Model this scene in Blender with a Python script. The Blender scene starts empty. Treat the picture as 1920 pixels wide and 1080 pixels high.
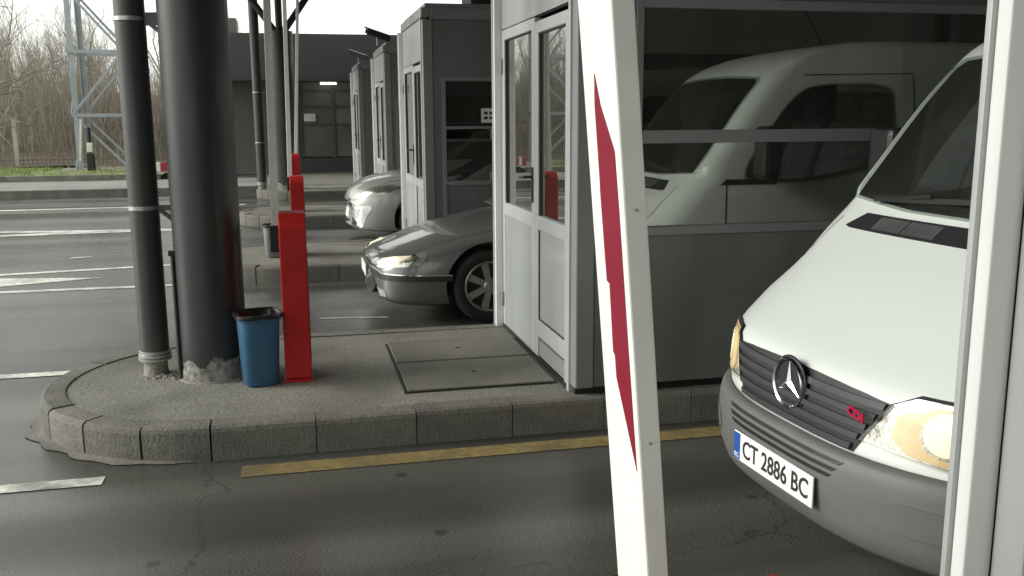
import bpy, bmesh, math, random
import numpy as np
from mathutils import Vector, Matrix
from mathutils.bvhtree import BVHTree
from mathutils.geometry import delaunay_2d_cdt

R = math.radians
random.seed(7)
scn = bpy.context.scene
col = scn.collection

# ------------------------------------------------------------------ camera
cam_data = bpy.data.cameras.new('camera')
cam = bpy.data.objects.new('camera', cam_data)
col.objects.link(cam)
cam_data.sensor_width = 36.0
cam_data.lens = 36.0 * 1750.0 / 1920.0
cam_data.clip_start = 0.05
cam_data.clip_end = 2000.0
_yaw, _pitch, _roll = R(12.94), R(10.36), R(0.3)
_f = Vector((math.sin(_yaw) * math.cos(_pitch), math.cos(_yaw) * math.cos(_pitch), -math.sin(_pitch)))
_r0 = Vector((math.cos(_yaw), -math.sin(_yaw), 0))
_u0 = _r0.cross(_f)
_r = _r0 * math.cos(_roll) - _u0 * math.sin(_roll)
_u = _u0 * math.cos(_roll) + _r0 * math.sin(_roll)
_m = Matrix((( _r.x, _u.x, -_f.x, 0), (_r.y, _u.y, -_f.y, 0), (_r.z, _u.z, -_f.z, 1.68), (0, 0, 0, 1)))
cam.matrix_world = _m
scn.camera = cam

# ------------------------------------------------------------------ overcast sky and soft sun
SUN_EL, SUN_AZ = 27.0, 278.0          # azimuth of the sun, clockwise from +Y
world = bpy.data.worlds.new('World')
scn.world = world
world.use_nodes = True
wn = world.node_tree
wn.nodes.clear()
w_out = wn.nodes.new('ShaderNodeOutputWorld')
w_bg = wn.nodes.new('ShaderNodeBackground')
w_sky = wn.nodes.new('ShaderNodeTexSky')
w_sky.sky_type = 'NISHITA'
w_sky.sun_disc = False
w_sky.sun_elevation = R(SUN_EL)
w_sky.sun_rotation = R(SUN_AZ)
w_sky.dust_density = 4.0
w_sky.air_density = 1.0
w_hs = wn.nodes.new('ShaderNodeHueSaturation')
w_hs.inputs['Saturation'].default_value = 0.22
w_mix = wn.nodes.new('ShaderNodeMixRGB')          # cloud layer: an even, slightly warm white over the sky
w_mix.inputs['Fac'].default_value = 0.6
w_mix.inputs['Color2'].default_value = (13.0, 13.4, 12.6, 1)
w_bg.inputs['Strength'].default_value = 0.12
wn.links.new(w_sky.outputs[0], w_hs.inputs['Color'])
wn.links.new(w_hs.outputs[0], w_mix.inputs['Color1'])
wn.links.new(w_mix.outputs[0], w_bg.inputs['Color'])
wn.links.new(w_bg.outputs[0], w_out.inputs['Surface'])

sun_data = bpy.data.lights.new('sun', 'SUN')
sun_data.energy = 1.8
sun_data.angle = R(25)
sun_data.color = (1.0, 0.97, 0.91)
sun = bpy.data.objects.new('sun', sun_data)
col.objects.link(sun)
sun.location = (-20, 6, 30)
_sd = Vector((math.sin(R(SUN_AZ)) * math.cos(R(SUN_EL)), math.cos(R(SUN_AZ)) * math.cos(R(SUN_EL)), math.sin(R(SUN_EL))))
sun.rotation_euler = _sd.to_track_quat('Z', 'Y').to_euler()

scn.view_settings.view_transform = 'Standard'
scn.view_settings.look = 'None'
scn.view_settings.gamma = 1.0
scn.view_settings.use_curve_mapping = False
scn.view_settings.exposure = 0.38
scn.render.engine = 'CYCLES'
scn.cycles.max_bounces = 8
scn.cycles.transparent_max_bounces = 12

# ------------------------------------------------------------------ materials
def lin(r, g, b):
    f = lambda c: (c / 255 / 12.92) if c / 255 <= 0.04045 else ((c / 255 + 0.055) / 1.055) ** 2.4
    return (f(r), f(g), f(b))

def mat(name, base, rough=0.5, metal=0.0, var=0.12, scale=3.0, fine=0.0, fine_scale=60.0, bump=0.0, bump_scale=60.0,
        rvar=0.0, rscale=2.0, coat=0.0, spec=0.5, emit=None, estr=0.0, rand=0.0, dirt=None, dirt_amt=0.0, dirt_scale=1.5, stretch=(1, 1, 1)):
    m = bpy.data.materials.new(name)
    m.use_nodes = True
    nt = m.node_tree
    p = nt.nodes['Principled BSDF']
    L = nt.links.new
    p.inputs['Roughness'].default_value = rough
    p.inputs['Metallic'].default_value = metal
    p.inputs['Specular IOR Level'].default_value = spec
    p.inputs['Coat Weight'].default_value = coat
    p.inputs['Coat Roughness'].default_value = 0.06
    tc = nt.nodes.new('ShaderNodeTexCoord')
    mp = nt.nodes.new('ShaderNodeMapping')
    mp.inputs['Scale'].default_value = stretch
    L(tc.outputs['Object'], mp.inputs['Vector'])
    def noise(s, det=4.0):
        n = nt.nodes.new('ShaderNodeTexNoise')
        n.inputs['Scale'].default_value = s
        n.inputs['Detail'].default_value = det
        L(mp.outputs[0], n.inputs['Vector'])
        return n
    n1 = noise(scale)
    mr = nt.nodes.new('ShaderNodeMapRange')
    mr.inputs['From Min'].default_value = 0.3
    mr.inputs['From Max'].default_value = 0.7
    mr.inputs['To Min'].default_value = 1 - var
    mr.inputs['To Max'].default_value = 1 + var
    L(n1.outputs['Fac'], mr.inputs['Value'])
    val = mr.outputs[0]
    def mul(a, b):
        q = nt.nodes.new('ShaderNodeMath'); q.operation = 'MULTIPLY'
        L(a, q.inputs[0]); L(b, q.inputs[1]); return q.outputs[0]
    if fine > 0:
        n2 = noise(fine_scale, 3.0)
        m2 = nt.nodes.new('ShaderNodeMapRange')
        m2.inputs['From Min'].default_value = 0.3; m2.inputs['From Max'].default_value = 0.7
        m2.inputs['To Min'].default_value = 1 - fine; m2.inputs['To Max'].default_value = 1 + fine
        L(n2.outputs['Fac'], m2.inputs['Value'])
        val = mul(val, m2.outputs[0])
    if rand > 0:
        oi = nt.nodes.new('ShaderNodeObjectInfo')
        m3 = nt.nodes.new('ShaderNodeMapRange')
        m3.inputs['To Min'].default_value = 1 - rand; m3.inputs['To Max'].default_value = 1 + rand
        L(oi.outputs['Random'], m3.inputs['Value'])
        val = mul(val, m3.outputs[0])
    vm = nt.nodes.new('ShaderNodeVectorMath'); vm.operation = 'SCALE'
    vm.inputs[0].default_value = base
    L(val, vm.inputs['Scale'])
    cout = vm.outputs[0]
    if dirt is not None:
        n4 = noise(dirt_scale, 6.0)
        rp = nt.nodes.new('ShaderNodeMapRange')
        rp.inputs['From Min'].default_value = 0.48; rp.inputs['From Max'].default_value = 0.72
        rp.inputs['To Max'].default_value = dirt_amt
        L(n4.outputs['Fac'], rp.inputs['Value'])
        mx = nt.nodes.new('ShaderNodeMixRGB')
        mx.inputs['Color2'].default_value = (*dirt, 1)
        L(rp.outputs[0], mx.inputs['Fac']); L(cout, mx.inputs['Color1'])
        cout = mx.outputs[0]
    L(cout, p.inputs['Base Color'])
    if rvar > 0:
        n5 = noise(rscale, 5.0)
        m5 = nt.nodes.new('ShaderNodeMapRange')
        m5.inputs['From Min'].default_value = 0.35; m5.inputs['From Max'].default_value = 0.65
        m5.inputs['To Min'].default_value = max(0.02, rough - rvar); m5.inputs['To Max'].default_value = min(1, rough + rvar)
        L(n5.outputs['Fac'], m5.inputs['Value'])
        L(m5.outputs[0], p.inputs['Roughness'])
    if bump > 0:
        n6 = noise(bump_scale, 4.0)
        bp = nt.nodes.new('ShaderNodeBump')
        bp.inputs['Strength'].default_value = bump
        bp.inputs['Distance'].default_value = 0.01
        L(n6.outputs['Fac'], bp.inputs['Height'])
        L(bp.outputs[0], p.inputs['Normal'])
    if emit is not None:
        p.inputs['Emission Color'].default_value = (*emit, 1)
        p.inputs['Emission Strength'].default_value = estr
    return m

def glass_mat(name, tint, refl, rough=0.01, haze=0.03):
    """a pane: see-through tint plus a mirror layer (works from any side)"""
    m = bpy.data.materials.new(name)
    m.use_nodes = True
    nt = m.node_tree
    nt.nodes.clear()
    out = nt.nodes.new('ShaderNodeOutputMaterial')
    tr = nt.nodes.new('ShaderNodeBsdfTransparent'); tr.inputs[0].default_value = (*tint, 1)
    gl = nt.nodes.new('ShaderNodeBsdfGlossy'); gl.inputs['Color'].default_value = (0.96, 1.0, 0.96, 1); gl.inputs['Roughness'].default_value = rough
    lw = nt.nodes.new('ShaderNodeLayerWeight'); lw.inputs['Blend'].default_value = 0.35
    mr = nt.nodes.new('ShaderNodeMapRange'); mr.inputs['To Min'].default_value = refl; mr.inputs['To Max'].default_value = 0.95
    mx = nt.nodes.new('ShaderNodeMixShader')
    tc = nt.nodes.new('ShaderNodeTexCoord')
    nz = nt.nodes.new('ShaderNodeTexNoise'); nz.inputs['Scale'].default_value = 1.2; nz.inputs['Detail'].default_value = 1.0
    bp = nt.nodes.new('ShaderNodeBump'); bp.inputs['Strength'].default_value = 0.05; bp.inputs['Distance'].default_value = 0.02
    L = nt.links.new
    L(tc.outputs['Object'], nz.inputs['Vector']); L(nz.outputs['Fac'], bp.inputs['Height']); L(bp.outputs[0], gl.inputs['Normal'])
    L(lw.outputs['Fresnel'], mr.inputs['Value']); L(mr.outputs[0], mx.inputs['Fac'])
    L(tr.outputs[0], mx.inputs[1]); L(gl.outputs[0], mx.inputs[2])
    df = nt.nodes.new('ShaderNodeBsdfDiffuse'); df.inputs['Color'].default_value = (0.45, 0.45, 0.40, 1)      # film of dust
    n2 = nt.nodes.new('ShaderNodeTexNoise'); n2.inputs['Scale'].default_value = 2.2; n2.inputs['Detail'].default_value = 6
    m2 = nt.nodes.new('ShaderNodeMapRange'); m2.inputs['From Min'].default_value = 0.35; m2.inputs['From Max'].default_value = 0.7
    m2.inputs['To Min'].default_value = haze * 0.6; m2.inputs['To Max'].default_value = haze * 1.5
    mh = nt.nodes.new('ShaderNodeMixShader')
    L(tc.outputs['Object'], n2.inputs['Vector']); L(n2.outputs['Fac'], m2.inputs['Value']); L(m2.outputs[0], mh.inputs['Fac'])
    L(mx.outputs[0], mh.inputs[1]); L(df.outputs[0], mh.inputs[2]); L(mh.outputs[0], out.inputs['Surface'])
    return m

M = {}
M['asphalt'] = mat('asphalt', (0.084, 0.085, 0.074), 0.46, var=0.25, scale=0.4, fine=0.5, fine_scale=170, bump=0.16, bump_scale=240,
                   dirt=(0.036, 0.036, 0.03), dirt_amt=0.6, dirt_scale=0.6, stretch=(0.5, 1, 1))
def worn_asphalt(m):
    """wheel tracks along the lanes, oil drips, hairline cracks, and damp bands in the gloss"""
    nt = m.node_tree; L = nt.links.new; p = nt.nodes['Principled BSDF']
    old = p.inputs['Base Color'].links[0].from_socket
    tc = nt.nodes.new('ShaderNodeTexCoord')
    def noise(sc, scale, det=4.0, off=(0, 0, 0)):
        mp = nt.nodes.new('ShaderNodeMapping'); mp.inputs['Scale'].default_value = sc; mp.inputs['Location'].default_value = off
        L(tc.outputs['Object'], mp.inputs['Vector'])
        n = nt.nodes.new('ShaderNodeTexNoise'); n.inputs['Scale'].default_value = scale; n.inputs['Detail'].default_value = det
        L(mp.outputs[0], n.inputs['Vector']); return n.outputs['Fac']
    def ramp(v, a, b, lo, hi):
        r = nt.nodes.new('ShaderNodeMapRange'); r.interpolation_type = 'SMOOTHSTEP'
        r.inputs['From Min'].default_value = a; r.inputs['From Max'].default_value = b; r.inputs['To Min'].default_value = lo; r.inputs['To Max'].default_value = hi
        L(v, r.inputs['Value']); return r.outputs[0]
    def mul(a, b):
        q = nt.nodes.new('ShaderNodeMath'); q.operation = 'MULTIPLY'; L(a, q.inputs[0]); L(b, q.inputs[1]); return q.outputs[0]
    tr = ramp(noise((0.05, 1.1, 1), 1.0, 3.0), 0.38, 0.66, 0.68, 1.25)
    # oil drips
    vo = nt.nodes.new('ShaderNodeTexVoronoi'); vo.inputs['Scale'].default_value = 2.6
    L(tc.outputs['Object'], vo.inputs['Vector'])
    dr = ramp(vo.outputs['Distance'], 0.04, 0.11, 0.5, 1.0)
    # cracks
    mp = nt.nodes.new('ShaderNodeMapping'); mp.inputs['Scale'].default_value = (0.35, 0.5, 1)
    wn_ = nt.nodes.new('ShaderNodeTexNoise'); wn_.inputs['Scale'].default_value = 3.0; wn_.inputs['Detail'].default_value = 5
    L(tc.outputs['Object'], wn_.inputs['Vector'])
    ad = nt.nodes.new('ShaderNodeVectorMath'); ad.operation = 'MULTIPLY_ADD'; ad.inputs[1].default_value = (0.5, 0.5, 0)
    L(wn_.outputs['Color'], ad.inputs[0]); L(tc.outputs['Object'], ad.inputs[2]); L(ad.outputs[0], mp.inputs['Vector'])
    vc = nt.nodes.new('ShaderNodeTexVoronoi'); vc.feature = 'DISTANCE_TO_EDGE'; vc.inputs['Scale'].default_value = 1.0
    L(mp.outputs[0], vc.inputs['Vector'])
    ck = ramp(vc.outputs['Distance'], 0.0005, 0.0035, 0.7, 1.0)
    v = mul(mul(tr, dr), ck)
    vm = nt.nodes.new('ShaderNodeVectorMath'); vm.operation = 'SCALE'; L(old, vm.inputs[0]); L(v, vm.inputs['Scale'])
    L(vm.outputs[0], p.inputs['Base Color'])
    L(ramp(noise((0.07, 0.8, 1), 1.0, 3.0, (3, 7, 0)), 0.36, 0.62, 0.10, 0.38), p.inputs['Roughness'])
worn_asphalt(M['asphalt'])
M['island'] = mat('island_asphalt', (0.20, 0.196, 0.165), 0.85, var=0.2, scale=1.2, fine=0.4, fine_scale=70, bump=0.5, bump_scale=95,
                  dirt=(0.085, 0.082, 0.066), dirt_amt=0.75, dirt_scale=1.6)
M['kerb'] = mat('kerb_concrete', (0.155, 0.15, 0.128), 0.85, var=0.25, scale=4, fine=0.25, fine_scale=80, bump=0.5, bump_scale=60, rand=0.16,
                dirt=(0.055, 0.052, 0.042), dirt_amt=0.6, dirt_scale=3.5)
M['slab'] = mat('slab_concrete', (0.15, 0.145, 0.12), 0.85, var=0.18, scale=2.5, fine=0.15, fine_scale=90, bump=0.3, bump_scale=70)
M['pavement'] = mat('pavement_concrete', (0.2, 0.2, 0.185), 0.7, var=0.2, scale=0.8, fine=0.2, fine_scale=40, bump=0.2)
M['white_paint'] = mat('road_paint_white', (0.68, 0.68, 0.62), 0.6, var=0.1, scale=2, fine=0.3, fine_scale=25, dirt=(0.12, 0.12, 0.105), dirt_amt=0.85, dirt_scale=3)
M['yellow_paint'] = mat('road_paint_yellow', (0.25, 0.19, 0.075), 0.6, var=0.15, scale=2, fine=0.3, fine_scale=25, dirt=(0.10, 0.09, 0.06), dirt_amt=0.8, dirt_scale=3)
M['grass'] = mat('grass_ground', (0.16, 0.19, 0.07), 0.9, var=0.35, scale=2.5, fine=0.4, fine_scale=20, bump=0.8, bump_scale=25)
M['blade'] = mat('grass_blade', (0.22, 0.28, 0.09), 0.8, var=0.3, scale=1.5)
M['earth'] = mat('leaf_litter', (0.12, 0.1, 0.075), 0.95, var=0.3, scale=1.0, fine=0.3, fine_scale=10, bump=0.5, bump_scale=10)
M['twig'] = mat('bare_twig', (0.27, 0.24, 0.195), 0.9, var=0.3, scale=0.6)
M['bark'] = mat('bark', (0.25, 0.225, 0.185), 0.9, var=0.3, scale=4, fine=0.3, fine_scale=30, bump=0.6, bump_scale=30)
M['column'] = mat('column_paint', (0.028, 0.031, 0.031), 0.42, var=0.12, scale=3, fine=0.08, fine_scale=30, bump=0.06, bump_scale=40, rvar=0.1, rscale=5,
                  dirt=(0.07, 0.07, 0.062), dirt_amt=0.25, dirt_scale=5, stretch=(1, 1, 0.35))
M['pipe'] = mat('pipe_paint', (0.05, 0.053, 0.05), 0.45, var=0.12, scale=5, rvar=0.1, rscale=6, stretch=(1, 1, 0.3), dirt=(0.09, 0.085, 0.07), dirt_amt=0.3, dirt_scale=6)
M['bare_base'] = mat('bare_concrete_base', (0.26, 0.25, 0.225), 0.9, var=0.2, scale=9, fine=0.3, fine_scale=60, bump=0.6, bump_scale=50, dirt=(0.07, 0.065, 0.055), dirt_amt=0.7, dirt_scale=10)
M['zinc'] = mat('galvanised', (0.42, 0.43, 0.42), 0.4, 0.7, var=0.2, scale=15)
M['red'] = mat('barrier_red', (0.40, 0.014, 0.013), 0.42, var=0.08, scale=4, coat=0.05, spec=0.3, rvar=0.08, rscale=6, dirt=(0.26, 0.016, 0.014), dirt_amt=0.4, dirt_scale=7)
M['red_film'] = mat('red_reflective_film', (0.23, 0.004, 0.024), 0.35, var=0.06, scale=6, rvar=0.08)
M['arm_white'] = mat('arm_white', (0.80, 0.81, 0.75), 0.45, var=0.03, scale=3, dirt=(0.6, 0.6, 0.55), dirt_amt=0.3, dirt_scale=9)
M['bin_blue'] = mat('bin_blue', (0.036, 0.115, 0.205), 0.42, var=0.08, scale=6, rvar=0.08, dirt=(0.06, 0.12, 0.2), dirt_amt=0.3, dirt_scale=9)
M['bin_grey'] = mat('bin_grey', (0.2, 0.21, 0.2), 0.5)
M['liner'] = mat('bin_liner', (0.012, 0.013, 0.012), 0.32, var=0.3, scale=20, bump=0.6, bump_scale=25)
M['frame'] = mat('booth_frame', (0.45, 0.47, 0.465), 0.36, 0.15, var=0.06, scale=2.5, rvar=0.06, dirt=(0.33, 0.33, 0.3), dirt_amt=0.3, dirt_scale=4)
M['frame_shaded'] = mat('booth_frame_shaded', (0.23, 0.245, 0.24), 0.42, 0.1, var=0.06, scale=2.5, rvar=0.06)  # frame paint darkened for the long side's shade; reused on small fittings
M['panel'] = mat('booth_panel', (0.34, 0.362, 0.362), 0.4, 0.1, var=0.07, scale=1.8, rvar=0.08, dirt=(0.24, 0.24, 0.21), dirt_amt=0.45, dirt_scale=3, coat=0.1, stretch=(1, 1, 0.25))
M['panel_shaded'] = mat('booth_panel_shaded', (0.16, 0.172, 0.162), 0.42, 0.1, var=0.1, scale=1.8, rvar=0.1, dirt=(0.1, 0.1, 0.088), dirt_amt=0.5, dirt_scale=2.5, stretch=(1, 1, 0.3))  # same paint as the door end, canopy shade put into the colour
M['black'] = mat('black_plastic', (0.014, 0.014, 0.014), 0.45, var=0.2, scale=8)
M['rubber'] = mat('rubber', (0.02, 0.02, 0.019), 0.75, var=0.2, scale=10, fine=0.2, fine_scale=60)
M['interior'] = mat('booth_interior', (0.2, 0.18, 0.15), 0.8)
M['paper'] = mat('paper', (0.75, 0.75, 0.7), 0.8)
M['ink'] = mat('ink', (0.02, 0.02, 0.022), 0.7)
M['glass'] = glass_mat('booth_glass', (0.42, 0.43, 0.38), 0.30, haze=0.04)
M['glass_door'] = glass_mat('door_glass', (0.35, 0.36, 0.32), 0.32)
M['lens'] = glass_mat('lamp_lens', (0.93, 0.93, 0.9), 0.06, haze=0.02)
M['canopy'] = mat('canopy_soffit', (0.085, 0.075, 0.06), 0.7, var=0.1, scale=1)
M['canopy_edge'] = mat('canopy_fascia', (0.3, 0.31, 0.31), 0.5)
M['steel'] = mat('tower_steel', (0.34, 0.37, 0.385), 0.5, 0.2, var=0.1, scale=3)
M['conc_post'] = mat('fence_concrete', (0.4, 0.39, 0.36), 0.85)
M['fence'] = mat('fence_wire', (0.17, 0.13, 0.105), 0.7, var=0.2, scale=2)
M['bld_dark'] = mat('terminal_fascia', (0.05, 0.054, 0.053), 0.5, var=0.08, scale=0.6)
M['bld_wall'] = mat('terminal_wall', (0.11, 0.115, 0.105), 0.6, var=0.1, scale=0.7)
M['bld_frame'] = mat('terminal_frame', (0.09, 0.092, 0.083), 0.5)
M['bld_glass'] = mat('terminal_glass', (0.16, 0.17, 0.145), 0.3, var=0.3, scale=0.7, rand=0.25)
M['bld_in'] = mat('terminal_interior', (0.2, 0.2, 0.17), 0.8, var=0.2, scale=0.5)
M['lampglow'] = mat('tube_light', (0.9, 0.9, 0.85), 0.5, emit=(1, 0.97, 0.88), estr=2.2)
# vehicles
M['van_white'] = mat('van_white', (0.70, 0.745, 0.705), 0.32, var=0.012, scale=0.8, coat=0.45)
M['van_bumper'] = mat('van_bumper_plastic', (0.12, 0.124, 0.12), 0.55, var=0.1, scale=4, fine=0.06, fine_scale=140, bump=0.08, bump_scale=160)
M['grille'] = mat('grille_plastic', (0.022, 0.024, 0.026), 0.45, var=0.1, scale=6)
M['slat'] = mat('grille_slat', (0.045, 0.047, 0.05), 0.4, var=0.1, scale=6)
M['chrome'] = mat('chrome', (0.75, 0.76, 0.76), 0.14, 1.0, var=0.04, scale=5)
M['auto_glass'] = mat('auto_glass', (0.010, 0.012, 0.012), 0.035, var=0.3, scale=2.0, spec=0.6)
M['clear_glass'] = glass_mat('clear_auto_glass', (0.70, 0.74, 0.71), 0.10, haze=0.035)
M['cabin'] = mat('cabin_trim', (0.06, 0.06, 0.058), 0.75, var=0.15, scale=5)
M['dash'] = mat('dashboard', (0.03, 0.031, 0.032), 0.6, var=0.15, scale=5)
M['seat'] = mat('seat_cloth', (0.085, 0.09, 0.10), 0.9, var=0.25, scale=14)
M['reflector'] = mat('lamp_reflector', (0.72, 0.71, 0.66), 0.22, 0.85, var=0.15, scale=14, bump=0.5, bump_scale=22)
M['lamp_lit'] = mat('lamp_lit', (0.62, 0.52, 0.34), 0.4, emit=(1.0, 0.68, 0.30), estr=0.30, bump=0.4, bump_scale=20)
M['lamp_core'] = mat('lamp_core', (0.9, 0.85, 0.7), 0.4, emit=(1.0, 0.85, 0.55), estr=0.55)
M['lamp_beam'] = mat('lamp_beam', (0.9, 0.85, 0.7), 0.4, emit=(1.0, 0.92, 0.72), estr=0.9)
M['lamp_cream'] = mat('lamp_cream', (0.8, 0.77, 0.68), 0.4, emit=(1.0, 0.9, 0.72), estr=0.4, bump=0.4, bump_scale=20)
M['frame_white'] = mat('booth_profile_white', (0.8, 0.81, 0.79), 0.35, var=0.03, scale=3)
M['rear_wall'] = mat('rear_wall', (0.34, 0.31, 0.25), 0.8, var=0.1, scale=0.6)
M['lamp_off'] = mat('lamp_unlit', (0.5, 0.5, 0.47), 0.2, 0.4, var=0.25, scale=12, bump=0.4, bump_scale=20)
M['amber'] = mat('indicator_lens', (0.25, 0.25, 0.24), 0.15, 0.5, var=0.1)
M['car_grey'] = mat('car_grey_metallic', (0.155, 0.16, 0.155), 0.33, 0.45, var=0.03, scale=2, coat=0.8, dirt=(0.13, 0.125, 0.11), dirt_amt=0.2, dirt_scale=4)
M['car_silver'] = mat('car_silver_metallic', (0.36, 0.36, 0.34), 0.36, 0.4, var=0.03, scale=2, coat=0.8)
M['trim'] = mat('car_black_trim', (0.02, 0.021, 0.021), 0.5, var=0.1)
M['alloy'] = mat('alloy_rim', (0.46, 0.46, 0.43), 0.38, 0.7, var=0.15, scale=8, dirt=(0.12, 0.11, 0.09), dirt_amt=0.5, dirt_scale=9)
M['plate_white'] = mat('plate_white', (0.8, 0.81, 0.79), 0.4, var=0.03)
M['plate_blue'] = mat('plate_blue', (0.02, 0.09, 0.36), 0.4)
M['badge_red'] = mat('badge_red', (0.42, 0.012, 0.06), 0.35)
M['red_block'] = mat('red_block', (0.4, 0.025, 0.03), 0.5)
M['white_block'] = mat('white_block', (0.7, 0.7, 0.66), 0.5)

# column paint that has flaked off at the foot, showing concrete
def flaked():
    m = mat('column_flaked', (0.028, 0.031, 0.031), 0.42, var=0.12, scale=3, fine=0.08, fine_scale=30, rvar=0.1, rscale=5, stretch=(1, 1, 0.35))
    nt = m.node_tree; L = nt.links.new
    p = nt.nodes['Principled BSDF']
    old = p.inputs['Base Color'].links[0].from_socket
    tc = nt.nodes.new('ShaderNodeTexCoord')
    sp = nt.nodes.new('ShaderNodeSeparateXYZ'); L(tc.outputs['Object'], sp.inputs[0])
    nz = nt.nodes.new('ShaderNodeTexNoise'); nz.inputs['Scale'].default_value = 5.5; nz.inputs['Detail'].default_value = 6
    L(tc.outputs['Object'], nz.inputs['Vector'])
    ml = nt.nodes.new('ShaderNodeMath'); ml.operation = 'MULTIPLY_ADD'
    ml.inputs[1].default_value = 0.34; ml.inputs[2].default_value = -0.055
    L(nz.outputs['Fac'], ml.inputs[0])
    lt = nt.nodes.new('ShaderNodeMath'); lt.operation = 'LESS_THAN'
    L(sp.outputs['Z'], lt.inputs[0]); L(ml.outputs[0], lt.inputs[1])
    n2 = nt.nodes.new('ShaderNodeTexNoise'); n2.inputs['Scale'].default_value = 30; n2.inputs['Detail'].default_value = 5
    L(tc.outputs['Object'], n2.inputs['Vector'])
    cr = nt.nodes.new('ShaderNodeValToRGB')
    cr.color_ramp.elements[0].color = (0.1, 0.095, 0.085, 1); cr.color_ramp.elements[0].position = 0.3
    cr.color_ramp.elements[1].color = (0.34, 0.33, 0.30, 1); cr.color_ramp.elements[1].position = 0.65
    L(n2.outputs['Fac'], cr.inputs['Fac'])
    mx = nt.nodes.new('ShaderNodeMixRGB')
    L(lt.outputs[0], mx.inputs['Fac']); L(old, mx.inputs['Color1']); L(cr.outputs[0], mx.inputs['Color2'])
    L(mx.outputs[0], p.inputs['Base Color'])
    return m
M['column_flaked'] = flaked()

# ------------------------------------------------------------------ helpers
def tag(o, label=None, cat=None, group=None, kind=None):
    if label: o['label'] = label
    if cat: o['category'] = cat
    if group: o['group'] = group
    if kind: o['kind'] = kind
    return o

def empty(name, loc=(0, 0, 0), rz=0.0, label=None, cat=None, group=None):
    o = bpy.data.objects.new(name, None)
    o.empty_display_size = 0.2
    col.objects.link(o)
    o.location = loc
    o.rotation_euler = (0, 0, rz)
    return tag(o, label, cat, group)

def link_mesh(name, me, material, parent=None, smooth=False, bevel=0.0, angle=40):
    if material is not None and not me.materials:
        me.materials.append(material)
    o = bpy.data.objects.new(name, me)
    col.objects.link(o)
    if parent: o.parent = parent
    if smooth:
        for p in me.polygons: p.use_smooth = True
        try: me.set_sharp_from_angle(angle=R(angle))
        except Exception: pass
    if bevel > 0:
        b = o.modifiers.new('bevel', 'BEVEL'); b.width = bevel; b.segments = 2; b.limit_method = 'ANGLE'; b.angle_limit = R(40)
    return o

class MB:
    def __init__(s): s.v = []; s.f = []
    def add(s, vs, fs):
        k = len(s.v); s.v += [tuple(q) for q in vs]; s.f += [tuple(i + k for i in f) for f in fs]; return s
    def box(s, x0, x1, y0, y1, z0, z1):
        return s.add([(x0, y0, z0), (x1, y0, z0), (x1, y1, z0), (x0, y1, z0), (x0, y0, z1), (x1, y0, z1), (x1, y1, z1), (x0, y1, z1)],
                     [(0, 3, 2, 1), (4, 5, 6, 7), (0, 1, 5, 4), (1, 2, 6, 5), (2, 3, 7, 6), (3, 0, 4, 7)])
    def tube(s, p0, p1, r0, r1=None, n=12, cap=True):
        r1 = r0 if r1 is None else r1
        p0 = Vector(p0); p1 = Vector(p1); d = (p1 - p0).normalized()
        a = d.orthogonal().normalized(); b = d.cross(a)
        vs = []
        for p, r in ((p0, r0), (p1, r1)):
            for i in range(n):
                t = 2 * math.pi * i / n
                vs.append(p + (a * math.cos(t) + b * math.sin(t)) * r)
        fs = [(i, (i + 1) % n, n + (i + 1) % n, n + i) for i in range(n)]
        if cap: fs += [tuple(range(n - 1, -1, -1)), tuple(range(n, 2 * n))]
        return s.add(vs, fs)
    def bar(s, p0, p1, w, h, up=(0, 0, 1)):
        p0 = Vector(p0); p1 = Vector(p1); d = (p1 - p0).normalized()
        up = Vector(up)
        a = d.cross(up)
        if a.length < 1e-4: a = d.orthogonal()
        a.normalize(); b = a.cross(d)
        vs = [p + a * (w / 2 * i) + b * (h / 2 * j) for p in (p0, p1) for i, j in ((-1, -1), (1, -1), (1, 1), (-1, 1))]
        return s.add(vs, [(3, 2, 1, 0), (4, 5, 6, 7), (0, 1, 5, 4), (1, 2, 6, 5), (2, 3, 7, 6), (3, 0, 4, 7)])
    def prism(s, pts, axis, a0, a1):
        """extrude a 2-D outline along axis 'x','y' or 'z'"""
        n = len(pts)
        def P(q, a): return {'x': (a, q[0], q[1]), 'y': (q[0], a, q[1]), 'z': (q[0], q[1], a)}[axis]
        return s.add([P(q, a0) for q in pts] + [P(q, a1) for q in pts],
                     [tuple(range(n - 1, -1, -1)), tuple(range(n, 2 * n))] + [(i, (i + 1) % n, n + (i + 1) % n, n + i) for i in range(n)])
    def lathe(s, prof, n=32, axis='z', c=(0, 0, 0), cap=False):
        vs = []; fs = []
        for (r, h) in prof:
            for i in range(n):
                t = 2 * math.pi * i / n
                q = {'z': (r * math.cos(t), r * math.sin(t), h), 'y': (r * math.cos(t), h, r * math.sin(t)), 'x': (h, r * math.cos(t), r * math.sin(t))}[axis]
                vs.append((q[0] + c[0], q[1] + c[1], q[2] + c[2]))
        for k in range(len(prof) - 1):
            for i in range(n):
                fs.append((k * n + i, k * n + (i + 1) % n, (k + 1) * n + (i + 1) % n, (k + 1) * n + i))
        if cap: fs += [tuple(range(n)), tuple(range((len(prof) - 1) * n, len(prof) * n))]
        return s.add(vs, fs)
    def mesh(s, name, fix=True):
        me = bpy.data.meshes.new(name)
        me.from_pydata(s.v, [], s.f)
        if fix:
            bm = bmesh.new(); bm.from_mesh(me); bmesh.ops.recalc_face_normals(bm, faces=bm.faces); bm.to_mesh(me); bm.free()
        me.update()
        return me
    def build(s, name, material, parent=None, smooth=False, bevel=0.0, angle=40):
        return link_mesh(name, s.mesh(name), material, parent, smooth, bevel, angle)

def copy_tree(o, parent=None):
    c = o.copy(); col.objects.link(c)
    if parent: c.parent = parent
    for ch in list(o.children): copy_tree(ch, c)
    return c

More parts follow.
